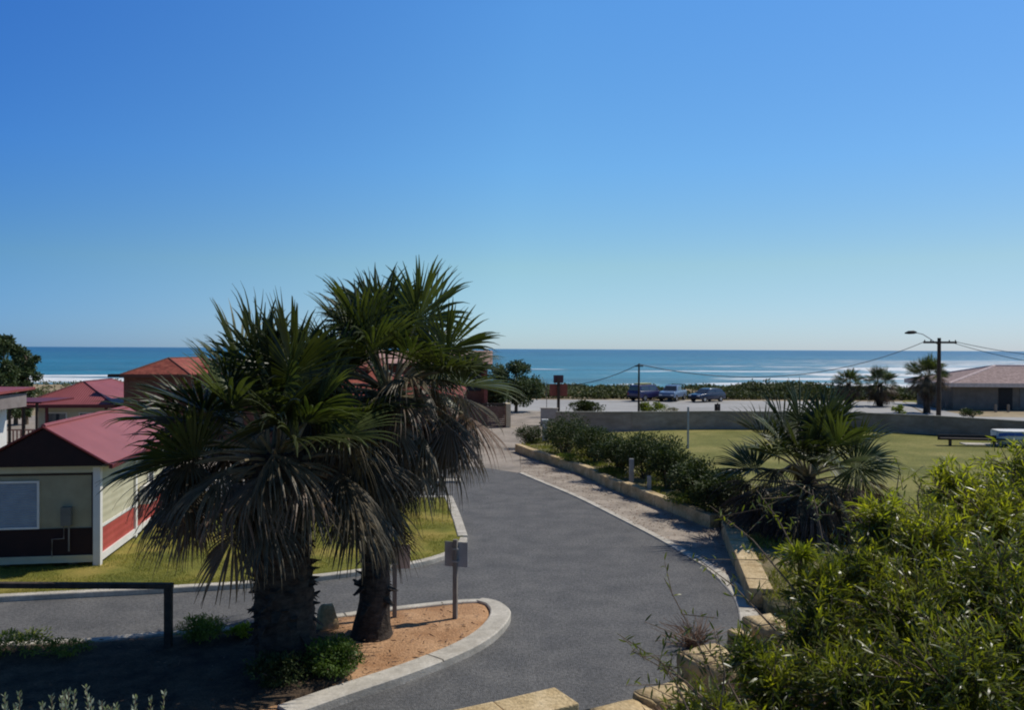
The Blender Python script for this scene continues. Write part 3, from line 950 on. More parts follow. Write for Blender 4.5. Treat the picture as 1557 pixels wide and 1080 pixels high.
def cabin_main():
    q = G(150, 866)
    root = thing('holiday_cabin', 'near cream and red cabin with a gabled red metal roof on the lawn', 'cabin', (q.x, q.y, .08), R(8.9))
    W, Ln, zf, zt = 2.62, 6.2, .22, 2.58
    dado = .98
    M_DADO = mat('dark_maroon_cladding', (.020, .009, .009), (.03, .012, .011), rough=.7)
    M_CREAMSHADE = mat('cream_front_shade', (.31, .275, .17), (.38, .34, .215), scale=2, rough=.7)  # the same cream cladding with the front's shade painted into its colour
    MB().box(-W, 0, .05, Ln, zf, dado).build('lower_cladding', wave_bump(M_REDPANEL, 1.6, 'Z', .012, .5), root)
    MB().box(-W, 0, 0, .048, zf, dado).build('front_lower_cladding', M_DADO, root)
    MB().box(-W, -.003, .051, Ln, dado + .002, zt).build('upper_cladding', wave_bump(M_CREAM, 1.6, 'Z', .012, .5), root)
    MB().box(-W, -.003, .003, .049, dado + .002, zt).build('front_upper_cladding', M_CREAMSHADE, root)
    tr = MB()
    tr.box(-W - .04, -.121, -.04, -.001, zf - .1, zf + .08)
    tr.box(-W - .04, -.121, -.05, -.001, zt - .16, zt)
    tr.box(-W - .06, -W + .10, -.058, .1, -.08, zt + .001)
    tr.build('front_trim', M_CREAM, root)
    tr = MB()
    tr.box(.002, .05, .121, Ln, zf - .1, zf + .08)
    tr.box(-.12, .055, -.055, .12, -.08, zt)
    tr.box(.002, .06, 3.0, 3.16, -.08, zt)
    tr.box(.002, .062, Ln - .12, Ln + .04, -.08, zt)
    tr.box(.002, .03, .121, Ln - .121, dado - .02, dado + .05)
    tr.build('side_trim', M_WHITE, root)
    tr = MB()
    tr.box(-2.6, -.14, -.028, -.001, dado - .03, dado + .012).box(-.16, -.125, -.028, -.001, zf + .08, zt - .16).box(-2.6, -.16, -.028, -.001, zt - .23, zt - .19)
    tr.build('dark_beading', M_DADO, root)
    st = MB()
    for x in (-2.3, -.7):
        for y in (.3, 2.4, 4.5, 5.9):
            st.box(x - .1, x + .1, y - .1, y + .1, -.1, zf - .101)
    st.build('stumps', M_GREYWOOD, root)
    window(root, -2.60, -1.40, 1.0, 2.22, 0, blind=True)
    mb = MB().box(-.86, -.62, -.16, -.003, 1.08, 1.55)
    g = mb.build('meter_box', mat('meter_grey', (.16, .155, .13), rough=.6), root, bevel=.01)
    MB().tube([(-.68, -.09, 1.08), (-.68, -.09, .42)], .02, 6).tube([(-.8, -.09, 1.08), (-.8, -.09, .75), (-1.08, -.09, .74), (-1.08, -.09, .3)], .02, 6).build('pipe', M_GREYWOOD, g)
    b = MB().box(.07, .36, 3.3, 4.05, .95, 1.5).build('air_conditioner', M_WHITE, root, bevel=.02)
    MB().box(.362, .375, 3.4, 3.95, 1.0, 1.45).build('grille', M_GREYWOOD, b)
    b = MB().box(.065, .9, 5.1, 6.0, .36, .44).build('step', M_WHITE, root, bevel=.01)
    MB().box(.1, .2, 5.2, 5.9, -.1, .355).box(.7, .8, 5.2, 5.9, -.1, .355).build('step_leg', M_GREYWOOD, b)
    window(root, 4.35, 4.95, 1.25, 2.0, 0.0, axis='x')
    # gabled roof: two sheet planes with thickness, dark gable end
    x0, x1, y0, y1 = -W - .34, .36, -.32, Ln + .35
    xm, ze, rise, t = (x0 + x1) / 2 + .1, zt + .04, .96, .05
    ro = MB()
    for s in (0, 1):
        xe = x1 if s else x0
        vs = [(xe, y0, ze), (xe, y1, ze), (xm, y1, ze + rise), (xm, y0, ze + rise)]
        vs += [(v[0], v[1], v[2] + t) for v in vs]
        fs = [(0, 1, 2, 3), (7, 6, 5, 4), (0, 3, 7, 4), (1, 5, 6, 2), (0, 4, 5, 1)]
        if not s: fs = [tuple(reversed(f)) for f in fs]
        ro.add(vs, fs)
    r = ro.build('roof', M_REDROOF, root)
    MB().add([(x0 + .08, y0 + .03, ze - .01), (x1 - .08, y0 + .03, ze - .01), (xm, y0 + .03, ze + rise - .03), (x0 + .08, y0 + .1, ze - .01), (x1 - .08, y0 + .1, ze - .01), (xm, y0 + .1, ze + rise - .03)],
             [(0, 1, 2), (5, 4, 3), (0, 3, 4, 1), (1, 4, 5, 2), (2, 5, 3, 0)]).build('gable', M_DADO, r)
    MB().tube([(x0, y0 - .015, ze + .02), (xm, y0 - .015, ze + rise + .03), (x1, y0 - .015, ze + .02)], .035, 6).build('barge_board', M_FASCIA, r)
    MB().tube([(xm, y0, ze + rise + t), (xm, y1, ze + rise + t)], .06, 8).build('ridge_cap', M_REDROOF, r)
    MB().box(x1 - .02, x1 + .07, y0, y1, ze - .08, ze + .03).build('gutter', M_FASCIA, r, bevel=.01)
    MB().box(x0 + .1, x1 - .1, y0 + .11, y1 - .1, ze - .05, ze - .012).build('soffit', M_CREAM, root)
cabin_main()

def cabin_back():
    # behind and left
    a = P(26, 617, 42.6)
    root = thing('holiday_cabin', 'cream cabin with a broad red hipped roof in front of the surf', 'cabin', (a.x, a.y, 0), R(7))
    z = 2.66
    W = 4.75
    MB().box(.5, W - .4, .9, 8.5, .2, z - .1).build('wall', M_CREAM, root)
    for x in (.15, 1.3, W - .5):
        MB().box(x, x + .12, .15, .27, 0, z - .06).build('veranda_post', M_FASCIA, root)
    MB().box(.1, W - .3, .1, 1.0, .1, .25).build('veranda_deck', M_GREYWOOD, root)
    window(root, 1.0, 2.1, 1.1, 2.2, .9)
    window(root, 2.7, 3.6, 1.1, 2.2, .9)
    hip_roof(None, 0, W, 0, 9.0, z, 1.12, 2.4, 2.4, root, [M_REDROOFX, M_REDROOF], fm=M_FASCIA)
cabin_back()

def cabin_white():
    root = thing('white_cabin', 'white walled cabin with a dark red roof edge at the far left', 'cabin', (-20.85, 31, 0), R(2))
    MB().box(-6, 0, 0, 3.1, .2, 3.2).build('wall', M_WHITE, root)
    MB().box(-6, .75, -.5, 3.2, 3.202, 3.75).build('fascia', mat('faded_fascia', (.20, .165, .15), (.27, .23, .21), rough=.8), root)
    MB().add([(-6.2, -.7, 3.76), (.9, -.7, 3.76), (.9, 3.6, 3.9), (-6.2, 3.6, 3.9), (-6.2, -.7, 3.86), (.9, -.7, 3.86), (.9, 3.6, 4.0), (-6.2, 3.6, 4.0)],
             [(3, 2, 1, 0), (4, 5, 6, 7), (0, 1, 5, 4), (1, 2, 6, 5), (2, 3, 7, 6), (3, 0, 4, 7)]).build('roof', M_REDROOF, root)
    a = P(12, 668, 36)
    r2 = thing('covered_porch', 'open timber porch with pinkish balustrade between the white and back cabins', 'porch', (a.x, a.y, 0), R(5))
    for x in (0, .6, 1.15):
        MB().box(x, x + .09, 0, .09, 0, 3.2).build('post', M_DARKWOOD, r2)
    MB().box(-1.0, 1.5, -.2, 3, 3.202, 3.28).build('porch_roof', M_FASCIA, r2)
    rl = MB()
    rl.box(-.2, 1.1, .02, .07, 2.0, 2.06).box(-.2, 1.1, .02, .07, 1.45, 1.5)
    for i in range(8):
        rl.box(-.15 + i * .16, -.09 + i * .16, .03, .06, 1.502, 1.998)
    rl.build('balustrade', mat('pink_timber', (.42, .22, .17), rough=.8), r2)
    MB().box(-1.0, 1.5, 0.0, 3, .9, 1.2).box(1.3, 3.4, 1.2, 1.35, 0, 2.25).build('deck', M_CREAM, r2)
cabin_white()

def brick_house():
    a = P(188, 640, 43.5)
    root = thing('brick_house', 'large brown brick house with terracotta roofs behind the palms', 'house', (a.x, a.y, 0), R(2))
    z = 4.25
    MB().box(0, 8.5, 0, 9, 0, z).build('wall', M_BRICK, root)
    MB().box(3.0, 12, 4, 13, z - 1, 5.0).build('upper_wall', M_BRICK, root)
    hip_roof(None, -.05, 3.6, -.3, 9, z, .85, 1.8, 1.8, root, [M_TILE, M_TILE], fm=mat('timber_fascia', (.14, .05, .03), rough=.7))
    hip_roof(None, 2.6, 12.4, 3.4, 13.4, 4.55, 1.35, 4.5, 4.5, root, [M_TILE, M_TILE], fm=mat('timber_fascia', (.14, .05, .03), rough=.7))
    MB().box(-1.2, -.05, .8, 1.3, z - .18, z - .02).build('eave_beam', M_DARKWOOD, root)
    for x in (1.0, 5.0):
        window(root, x, x + 1.3, 1.2, 2.5, 0, frame_m=M_DARKWOOD)
    MB().box(7.5, 17.5, .5, 10, -.02, 3.1).build('wing', M_BRICK, root)
    hip_roof(None, 7.2, 17.9, .1, 10.4, 3.12, 1.25, 5, 5, root, [M_TILE, M_TILE], fm=mat('timber_fascia', (.14, .05, .03), rough=.7))
brick_house()

def terr_house():
    # right-hand house whose gable looks out beside the palm
    a = P(669, 650, 60)
    root = thing('gabled_house', 'brick house with a salmon tiled roof end showing right of the tall palm', 'house', (a.x, a.y, 0), R(3))
    MB().box(-6, 3.3, 0, 8, 0, 4.5).build('wall', M_BRICK, root)
    ro = MB().add([(-6.3, -.7, 4.6), (3.8, -.7, 4.6), (3.9, 3.0, 5.55), (-6.3, 3.0, 5.55), (3.8, 8.5, 4.5), (-6.3, 8.5, 4.5)],
             [(0, 1, 2, 3), (3, 2, 4, 5), (1, 0, 5, 4), (0, 3, 5), (1, 4, 2)]).build('roof', M_PINKTILE, root)
    MB().box(-6.3, 3.8, -.74, -.705, 4.44, 4.62).build('gutter', M_DARKWOOD, ro)
    MB().box(1.0, 3.0, -.06, -.002, 2.6, 4.2).build('balcony_opening', M_TRIMBLK, root)
    MB().box(3.2, 3.45, -.6, -.35, 0, 4.45).build('post', M_SIGNRED, root)
    window(root, -3, -1.2, 2.6, 3.9, 0, frame_m=M_DARKWOOD)
    # yard wall with slatted gate
    a = G(700, 651)
    b = G(769, 650)
    r = thing('slatted_gate', 'brown slatted garage gate with cream pillar left of the drive', 'gate', (b.x, b.y, 0), R(5))
    sl = MB()
    for i in range(11):
        sl.box(-3.2, -.02, -.02, .02, .06 + i * .135, .06 + i * .135 + .115)
    sl.build('slats', mat('brown_slats', (.17, .095, .07), (.24, .14, .105), rough=.8), r)
    MB().box(0, .34, -.25, .9, 0, 1.72).build('pillar', mat('cream_pillar', (.52, .43, .27), (.62, .52, .35), rough=.9), r, bevel=.01)
    MB().box(-3.4, .0, -.05, .12, 1.58, 1.74).build('top_beam', M_DARKWOOD, r, bevel=.01)
terr_house()

def kiosk():
    a = P(1449, 616, 80)
    root = thing('beach_pavilion', 'low grey pavilion with a pinkish hipped roof near the surf at the far right', 'pavilion', (a.x, a.y, 0), R(-3))
    z = 2.35
    wl = MB().box(0, 16, 0, 8, 0, z)
    wl.build('wall', mat('pavilion_wall', (.15, .135, .115), (.21, .19, .165), scale=1.2, rough=.9), root)
    MB().box(4.3, 5.6, -.04, -.002, 0, 2.15).build('doorway', M_TRIMBLK, root)
    MB().box(6.3, 7.6, -.04, -.002, 0.2, 2.1).build('door', mat('door_grey', (.16, .17, .17), rough=.7), root)
    ro = MB()
    x0, x1, y0, y1 = -.9, 17, -1.0, 9
    e, f = (6.0, 4.0, z + 1.85), (10.5, 4.0, z + 1.85)
    a, b, c, d = (x0, y0, z + .2), (x1, y0, z + .2), (x1, y1, z + .2), (x0, y1, z + .2)
    ro.add([a, b, c, d, e, f], [(0, 1, 5, 4), (1, 2, 5), (2, 3, 4, 5), (3, 0, 4), (3, 2, 1, 0)])
    r = ro.build('roof', wave_bump(mat('greyed_tiles', (.27, .19, .17), (.38, .275, .25), scale=2.5, rough=.85, fine=(5, .2)), 1.6, 'Z', .06, 1.0, 'SAW'), root)
    MB().box(x0 - .02, x1, y0 - .04, y0 - .002, z - .12, z + .26).box(x0 - .04, x0 - .002, y0, y1, z - .12, z + .26).build('fascia', mat('pale_fascia', (.60, .52, .47), rough=.8), r)
    rc = MB()
    for s, t in ((a, e), (b, f), (c, f), (d, e), (e, f)):
        rc.tube([s, t], .13, 6)
    rc.build('ridge_cap', mat('pale_ridge', (.62, .48, .44), rough=.8), r)
kiosk()

# ================================================================ VEHICLES, BENCH, BOAT
def car_body(L, Wd, hb, ht, prof_top, prof_low, paint, root, low_z=.32):
    """body from side profile with tapered cabin: prof_low = outline of the lower body, prof_top = greenhouse"""
    def shell(prof, w0, w1, zref0, zref1):
        n = len(prof)
        vs = []
        for s in (-1, 1):
            for x, z in prof:
                t = min(1, max(0, (z - zref0) / (zref1 - zref0)))
                vs.append((x, s * (w0 + (w1 - w0) * t) / 2, z))
        fs = [tuple(range(n)), tuple(range(2 * n - 1, n - 1, -1))]
        fs += [(i, i + n, (i + 1) % n + n, (i + 1) % n) for i in range(n)]
        return MB().add(vs, fs)
    shell(prof_low, Wd, Wd * .97, low_z, hb).build('body', paint, root, bevel=.05, smooth=True)
    shell(prof_top, Wd * .93, Wd * .74, hb, ht).build('roof', paint, root, bevel=.04, smooth=True)

def make_car(name, kind, loc, rz, paint, lab, cat, load=None):
    root = thing(name, lab, cat, loc, rz, 'cars parked by the beach')
    if kind == 'wagon':
        L, Wd, hb, ht = 4.6, 1.85, 1.12, 1.78
        low = [(-2.3, .42), (2.25, .42), (2.3, .75), (2.2, 1.0), (1.1, 1.13), (-2.2, 1.16), (-2.32, .9)]
        top = [(-2.15, 1.13), (1.05, 1.11), (.45, 1.74), (.1, 1.8), (-1.9, 1.78), (-2.08, 1.7)]
        wr = .37
    elif kind == 'ute':
        L, Wd, hb, ht = 4.9, 1.8, 1.12, 1.75
        low = [(-2.45, .45), (2.35, .45), (2.42, .8), (2.3, 1.02), (1.2, 1.15), (-2.4, 1.13), (-2.48, .9)]
        top = [(-.75, 1.1), (1.15, 1.12), (.6, 1.70), (.3, 1.76), (-.45, 1.76), (-.65, 1.7)]
        wr = .37
    else:
        L, Wd, hb, ht = 4.2, 1.75, .95, 1.46
        low = [(-2.05, .32), (2.05, .32), (2.12, .6), (1.95, .82), (1.05, .95), (-1.95, 1.0), (-2.1, .75)]
        top = [(-1.9, .97), (1.1, .93), (.35, 1.42), (-.1, 1.47), (-1.25, 1.45), (-1.6, 1.36)]
        wr = .31
    car_body(L, Wd, hb, ht, top, low, paint, root, low[0][1])
    # side windows
    for s in (-1, 1):
        w = MB()
        xs = [p[0] for p in top]
        x0, x1 = min(xs) + .25, max(xs) - .35
        zb, zt = hb + .06, ht - .12
        def yy(z): return s * ((Wd * .93 + (Wd * .74 - Wd * .93) * (z - hb) / (ht - hb)) / 2 + .012)
        xm = (x0 + x1) / 2
        for (a0, a1, sl) in ((x0, xm - .04, 0), (xm + .04, x1, .42)):
            w.add([(a0, yy(zb), zb), (a1, yy(zb), zb), (a1 - sl, yy(zt), zt), (a0 + .08, yy(zt), zt)], [(0, 1, 2, 3) if s < 0 else (3, 2, 1, 0)])
        w.build('side_window', M_GLASS, root)
    # screens
    ft = [p for p in top if p[0] > 0]
    a, b = top[1], top[2]
    def scr(p, q, nm, off):
        y1 = Wd * .40; y2 = Wd * .33
        pa = Vector((p[0], 0, p[1])).lerp(Vector((q[0], 0, q[1])), .12)
        pb = Vector((p[0], 0, p[1])).lerp(Vector((q[0], 0, q[1])), .88)
        MB().add([(pa.x + off, -y1, pa.z), (pa.x + off, y1, pa.z), (pb.x + off, y2, pb.z), (pb.x + off, -y2, pb.z)], [(0, 1, 2, 3) if off > 0 else (3, 2, 1, 0)]).build(nm, M_GLASS, root)
    scr(top[1], top[2], 'windscreen', .02)
    scr(top[0], top[-1], 'rear_window', -.02)
    MB().box(L / 2 - .06, L / 2 + .06, -Wd * .46, Wd * .46, .38, .58).build('bumper', M_TRIMBLK, root, bevel=.03)
    MB().box(-L / 2 - .06, -L / 2 + .08, -Wd * .46, Wd * .46, .38, .58).build('bumper', M_TRIMBLK, root, bevel=.03)
    for s in (-1, 1):
        MB().box(L / 2 - .14, L / 2 + .015, s * Wd * .36 - .16, s * Wd * .36 + .16, .66, .8).build('headlight', M_LAMPCLR, root, bevel=.02)
        MB().box(-L / 2 - .02, -L / 2 + .1, s * Wd * .41 - .08, s * Wd * .41 + .08, .68, .95).build('tail_light', M_LAMPRED, root, bevel=.02)
        for x in (-L * .30, L * .31):
            w = MB().tube([(x, s * (Wd / 2 - .2), wr), (x, s * (Wd / 2 + .015), wr)], wr, 20).build('wheel', M_TYRE, root)
            MB().tube([(x, s * (Wd / 2 + .0), wr), (x, s * (Wd / 2 + .025), wr)], wr * .58, 16).build('rim', M_RIM, w)
    if kind == 'ute':
        MB().box(-2.3, -.85, -.78, .78, 1.13, 1.145).build('tray', M_TRIMBLK, root)
        rk = MB()
        for x in (-2.2, -.9):
            rk.box(x, x + .05, -.8, -.75, 1.1, 1.75).box(x, x + .05, .75, .8, 1.1, 1.75).box(x, x + .05, -.8, .8, 1.752, 1.80)
        rk.build('ladder_rack', M_TRIMBLK, root)
    if load:
        rk = MB()
        for x in (-1.3, 0):
            rk.box(x, x + .05, -.66, .66, ht + .03, ht + .07)
            for s in (-1, 1): rk.box(x, x + .05, s * .62 - .03, s * .62 + .03, ht - .02, ht + .03)
        rr = rk.build('roof_rack', M_TRIMBLK, root)
        MB().box(-1.7, .2, -.45, .45, ht + .072, ht + .2).build('roof_load', load, rr, bevel=.04)
    return root
q = G(984, 609.5)
make_car('parked_car', 'wagon', (q.x, q.y, 0), R(40), M_PAINT_PURPLE, 'navy blue wagon with a yellowish roof load, leftmost of the cars by the beach', 'car', M_YELLOWBOX)
q = G(1023, 609.5)
make_car('parked_car', 'ute', (q.x, q.y, 0), R(-118), M_PAINT_BLUE, 'steel blue pickup with a rack parked between two darker cars', 'car')
q = G(1075, 611)
make_car('parked_car', 'hatch', (q.x, q.y, 0), R(215), M_PAINT_DARK, 'low dark hatchback, rightmost of the cars by the beach', 'car')

# long low bench and boat hull on the far lawn
q = G(1478, 679, FLZ)
r = thing('long_bench', 'long low dark bench in front of the grey wall', 'bench', (q.x, q.y, FLZ), R(-9))
MB().box(-1.75, 1.75, -.2, .2, .40, .47).build('seat', M_DARKWOOD, r, bevel=.01)
MB().box(-1.75, 1.75, .38, .44, .30, .62).build('backrest', M_DARKWOOD, r, bevel=.01)
for x in (-1.2, 1.2):
    MB().box(x - .05, x + .05, -.12, .12, 0, .40).build('leg', M_DARKWOOD, r)
    MB().box(x - .03, x + .03, .12, .42, .30, .36).build('bracket', M_DARKWOOD, r)
q = G(1490, 674, FLZ)
MBs = MB().box(-1.5, 1.9, -.5, .5, 0, .06).build('concrete_slab', M_KERB, None, bevel=.01)
MBs.location = (q.x, q.y - 1.0, FLZ); MBs.rotation_euler = (0, 0, R(-9))
tag(MBs, 'pale concrete slab under the long dark bench', 'slab')

def boat():
    q = G(1512, 678, FLZ)
    r = thing('small_boat', 'white dinghy with a bright blue stripe at the right edge of the lawn', 'boat', (q.x, q.y, FLZ), R(-10))
    # hull lofted along x
    st = [(0, .62, .22, .86), (.35, .80, .12, .92), (1.2, .92, .08, .94), (2.4, .9, .08, .94), (3.4, .62, .14, 1.0), (4.1, .1, .5, 1.1)]
    vs, fs = [], []
    for x, w, zb, zt in st:
        vs += [(x, -w, zt), (x, -w * .92, zb + (zt - zb) * .45), (x, -w * .5, zb + .02), (x, 0, zb - .04), (x, w * .5, zb + .02), (x, w * .92, zb + (zt - zb) * .45), (x, w, zt)]
    for i in range(len(st) - 1):
        for j in range(6):
            a = i * 7 + j
            fs.append((a, a + 7, a + 8, a + 1))
    fs.append(tuple(range(7)))
    MB().add(vs, fs).build('hull', M_BOATW, r)
    vs, fs = [], []
    for x, w, zb, zt in st:
        for s in (-1,):
            vs += [(x, s * (w + .012), zt - .07), (x, s * (w + .004), zt - .27)]
    for i in range(len(st) - 1):
        fs.append((i * 2, i * 2 + 1, i * 2 + 3, i * 2 + 2))
    MB().add(vs, fs).build('stripe', M_BOATB, r)
    MB().prism([(0.02, -.58), (.35, -.76), (1.2, -.88), (2.4, -.86), (3.3, -.6), (3.3, .6), (2.4, .86), (1.2, .88), (.35, .76), (.02, .58)], .87, .93).build('cover', M_WHITE, r, bevel=.02)
    MB().box(.5, .62, -.6, .6, 0, .2).box(2.6, 2.72, -.6, .6, 0, .2).build('cradle', M_GREYWOOD, r)
boat()
# low posts near the pavilion
for i, px in enumerate((1514, 1533, 1439)):
    q = G(px, 627 if i < 2 else 622)
    o = MB().box(-.09, .09, -.09, .09, 0, .7).build('bollard', M_GREYWOOD, None, bevel=.01)
    o.location = q
    tag(o, ['left one of two short timber posts beside the pavilion path', 'right one of two short timber posts beside the pavilion path', 'short timber post just right of the lamp pole'][i], 'post', 'timber posts along the path')

# ================================================================ PLANTS
def shrub(name, px, py, w, h, n, m, lab, cat='shrub', z=0.0, leaf=.09, group=None, dist=None, ratio=.45, stems=True, loc=None, depth=None, seed=1, clump=26, low=.12):
    """a shrub: leaf-sized faces gathered in clumps on short branches, with gaps"""
    q = loc or G(px, py, z)
    r = thing(name, lab, cat, (q[0], q[1], z), 0, group)
    d = depth or w
    g = np.random.default_rng(seed * 31 + int(px))
    cc = unit(g.normal(size=(clump, 3))) * (g.random((clump, 1)) ** .4)
    cc[:, 2] = np.abs(cc[:, 2]) if low > .3 else cc[:, 2]
    cs = .22 + .2 * g.random(clump)
    idx = g.integers(0, clump, n)
    p = cc[idx] * .78 + unit(g.normal(size=(n, 3))) * (g.random((n, 1)) ** .45) * cs[idx][:, None]
    out = unit(p - cc[idx] * .6)
    p[:, 0] *= w / 2; p[:, 1] *= d / 2
    p[:, 2] = h * (low + (1 - low) * .5) + p[:, 2] * h * (1 - low) * .5
    p = p[p[:, 2] > .02] if low > .05 else np.where(p < -9, p, p)
    n = len(p)
    out = out[:n]
    D = out + g.normal(size=(n, 3)) * .7 + np.array([0, 0, .3])
    leaf_mesh('foliage', p, D, leaf * (.6 + .8 * g.random(n)), leaf * ratio, m, r)
    if stems:
        mb = MB()
        for k in range(min(clump, 14)):
            e = Vector((cc[k][0] * w * .38, cc[k][1] * d * .38, h * (low + (1 - low) * .5) + cc[k][2] * h * .35))
            b = Vector((random.uniform(-.08, .08) * w, random.uniform(-.08, .08) * d, 0))
            mb.tube([b, b.lerp(e, .5) + Vector((0, 0, .05 * h)), e], [.03, .02, .008], 5)
        mb.build('stems', M_TWIG, r)
    return r

ge = 'dark shrubs of the hedge behind the limestone wall'
hedge = [(862, 690, 2.0, 1.9, 'dark hedge shrub beside the pinkish pier, furthest of the row'),
         (908, 703, 1.7, 1.55, 'second dark hedge shrub counted from the pinkish pier'),
         (942, 719, 1.7, 1.55, 'third dark hedge shrub counted from the pinkish pier, left of the short grey post'),
         (980, 727, 1.8, 1.75, 'dark hedge shrub directly behind the short grey post'),
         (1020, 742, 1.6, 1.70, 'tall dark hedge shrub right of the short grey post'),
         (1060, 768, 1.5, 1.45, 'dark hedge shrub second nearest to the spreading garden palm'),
         (1095, 782, 1.4, 1.25, 'dark hedge shrub touching the fronds of the spreading garden palm')]
for k, (px, py, w, h, lab) in enumerate(hedge):
    shrub('hedge_shrub', px, py + 2, w * 1.5, h * 1.2, 6500, M_SHRUB, lab, z=.28, leaf=.10, group=ge, seed=k + 3, clump=46, low=.04)
shrub('round_bush', 804, 682, 1.75, 1.45, 3200, M_SHRUB, 'round dark clipped bush at the start of the limestone wall', z=0, leaf=.09, clump=60, low=.02, seed=2)
gl = 'low light green plants in the garden bed'
for k, (px, py, w, h, lab) in enumerate([(868, 703, 1.7, .45, 'low light green plant under the furthest hedge shrub'),
        (925, 722, 1.3, .35, 'low light green plant on the wall side of the hedge'),
        (1042, 771, 1.5, .55, 'low rounded yellow green plant in front of the hedge, near the garden palm'),
        (1010, 700, 1.2, .3, 'low light green plant behind the hedge')]):
    shrub('low_plant', px, py, w, h, 1400, M_SHRUBLT, lab, 'plant', z=.3, leaf=.07, group=gl, seed=k + 20, clump=30, low=.05, stems=False)
# car park bushes
shrub('car_park_bush', 891, 632, 3.7, 1.35, 2600, M_SHRUB, 'wide dark bush behind the grey wall near the notice board', z=0, leaf=.16, seed=41, depth=2, clump=26)
shrub('car_park_bush', 990, 631, 2.7, 1.15, 1800, M_SHRUBLT, 'ragged green bush behind the grey wall below the parked cars', z=0, leaf=.16, seed=42, depth=1.6, clump=14)
shrub('dry_bush', 1022, 632, 1.2, .7, 500, mat('pale_dry_leaf', (.42, .40, .28), (.62, .6, .45), rough=.8), 'pale cream dry bush beside the ragged green bush', z=0, leaf=.14, seed=43, clump=7)
shrub('pale_bush', 1366, 634, 1.3, 1.1, 700, M_SHRUBLT, 'pale bush on the car park edge left of the tallest far palm', z=0, leaf=.14, seed=44, clump=9)
shrub('low_bush', 1478, 637, 2.1, .9, 1000, M_SHRUB, 'low dark bush right of the lamp pole behind the grey wall', z=0, leaf=.14, seed=45, clump=12)
# island plants
shrub('leafy_plant', 305, 972, 1.15, .42, 2200, M_SHRUBLT, 'bright green feathery plant right of the fence post', 'plant', z=.12, leaf=.075, ratio=.25, seed=50, clump=30, low=.05, stems=False)
shrub('leafy_plant', 370, 968, .65, .25, 1000, M_YELLOWG, 'yellow green plant against the stout palm trunk', 'plant', z=.12, leaf=.06, seed=51, clump=20, low=.05, stems=False)
shrub('leafy_plant', 20, 998, 1.3, .42, 1500, M_SHRUBLT, 'green weeds beside the kerb at the far left', 'plant', z=.12, leaf=.07, ratio=.3, seed=52, clump=20, low=.05, stems=False)
shrub('leafy_plant', 105, 994, 1.0, .26, 1000, M_SHRUBLT, 'low green weeds on the kerb left of the fence post', 'plant', z=.12, leaf=.06, ratio=.3, seed=53, clump=16, low=.05, stems=False)
shrub('palm_base_bush', 505, 1028, 1.1, .62, 3800, mat('green_bush_leaf', (0.04, 0.075, 0.012), (0.10, 0.16, 0.028), scale=4, rough=.55, trans=.25), 'dark green bush at the foot of the stout palm, its right side sunlit', z=.12, leaf=.06, seed=54, clump=60, low=.02)
shrub('palm_base_bush', 425, 1040, 1.1, .5, 2200, M_SHRUB, 'shaded low bush in front of the stout palm trunk', z=.12, leaf=.06, seed=55, clump=40, low=.02)
# silvery shoots near the viewer, lower left
def silver():
    q = Vector((-5.05, 9.45, .15))
    r = thing('silver_shrub', 'silvery grey green shoots poking up at the lower left corner', 'shrub', q)
    g = np.random.default_rng(5)
    C, D, mb = [], [], MB()
    for k in range(46):
        b = Vector((g.uniform(-1.1, .95), g.uniform(-.45, .35), 0))
        hgt = 1.28 + .34 * g.random() - .10 * max(0, b.x)
        t = b + Vector((g.normal() * .1, g.normal() * .08, hgt))
        mb.tube([b, t], [.012, .005], 5)
        for i in range(40):
            s = .35 + .65 * i / 40
            p = b.lerp(t, s)
            an = i * 2.4
            C.append(p); D.append((math.cos(an), math.sin(an), .9 + s))
    leaf_mesh('foliage', np.array(C), np.array(D), .075, .026, M_SILVER, r)
    mb.build('stems', M_TWIG, r)
silver()

# dry twiggy plant at the road edge
def dry_bush(px, py, lab, n=60, w=.55, z=0.0):
    q = G(px, py, z)
    r = thing('dry_shrub', lab, 'shrub', (q.x, q.y, z))
    mb = MB()
    for k in range(n):
        an = random.uniform(0, 6.28); l = random.uniform(.4, 1) * w
        a = Vector((random.uniform(-.1, .1), random.uniform(-.1, .1), 0))
        c = a + Vector((math.cos(an) * l * .5, math.sin(an) * l * .5, random.uniform(.1, .35)))
        e = c + Vector((math.cos(an + .4) * l * .5, math.sin(an + .4) * l * .5, random.uniform(-.05, .25)))
        mb.tube([a, c, e], [.008, .006, .003], 4)
    mb.build('stems', M_DRY, r)
dry_bush(1052, 985, 'brown dry twiggy plant at the road edge above the large limestone block', 130, .75)

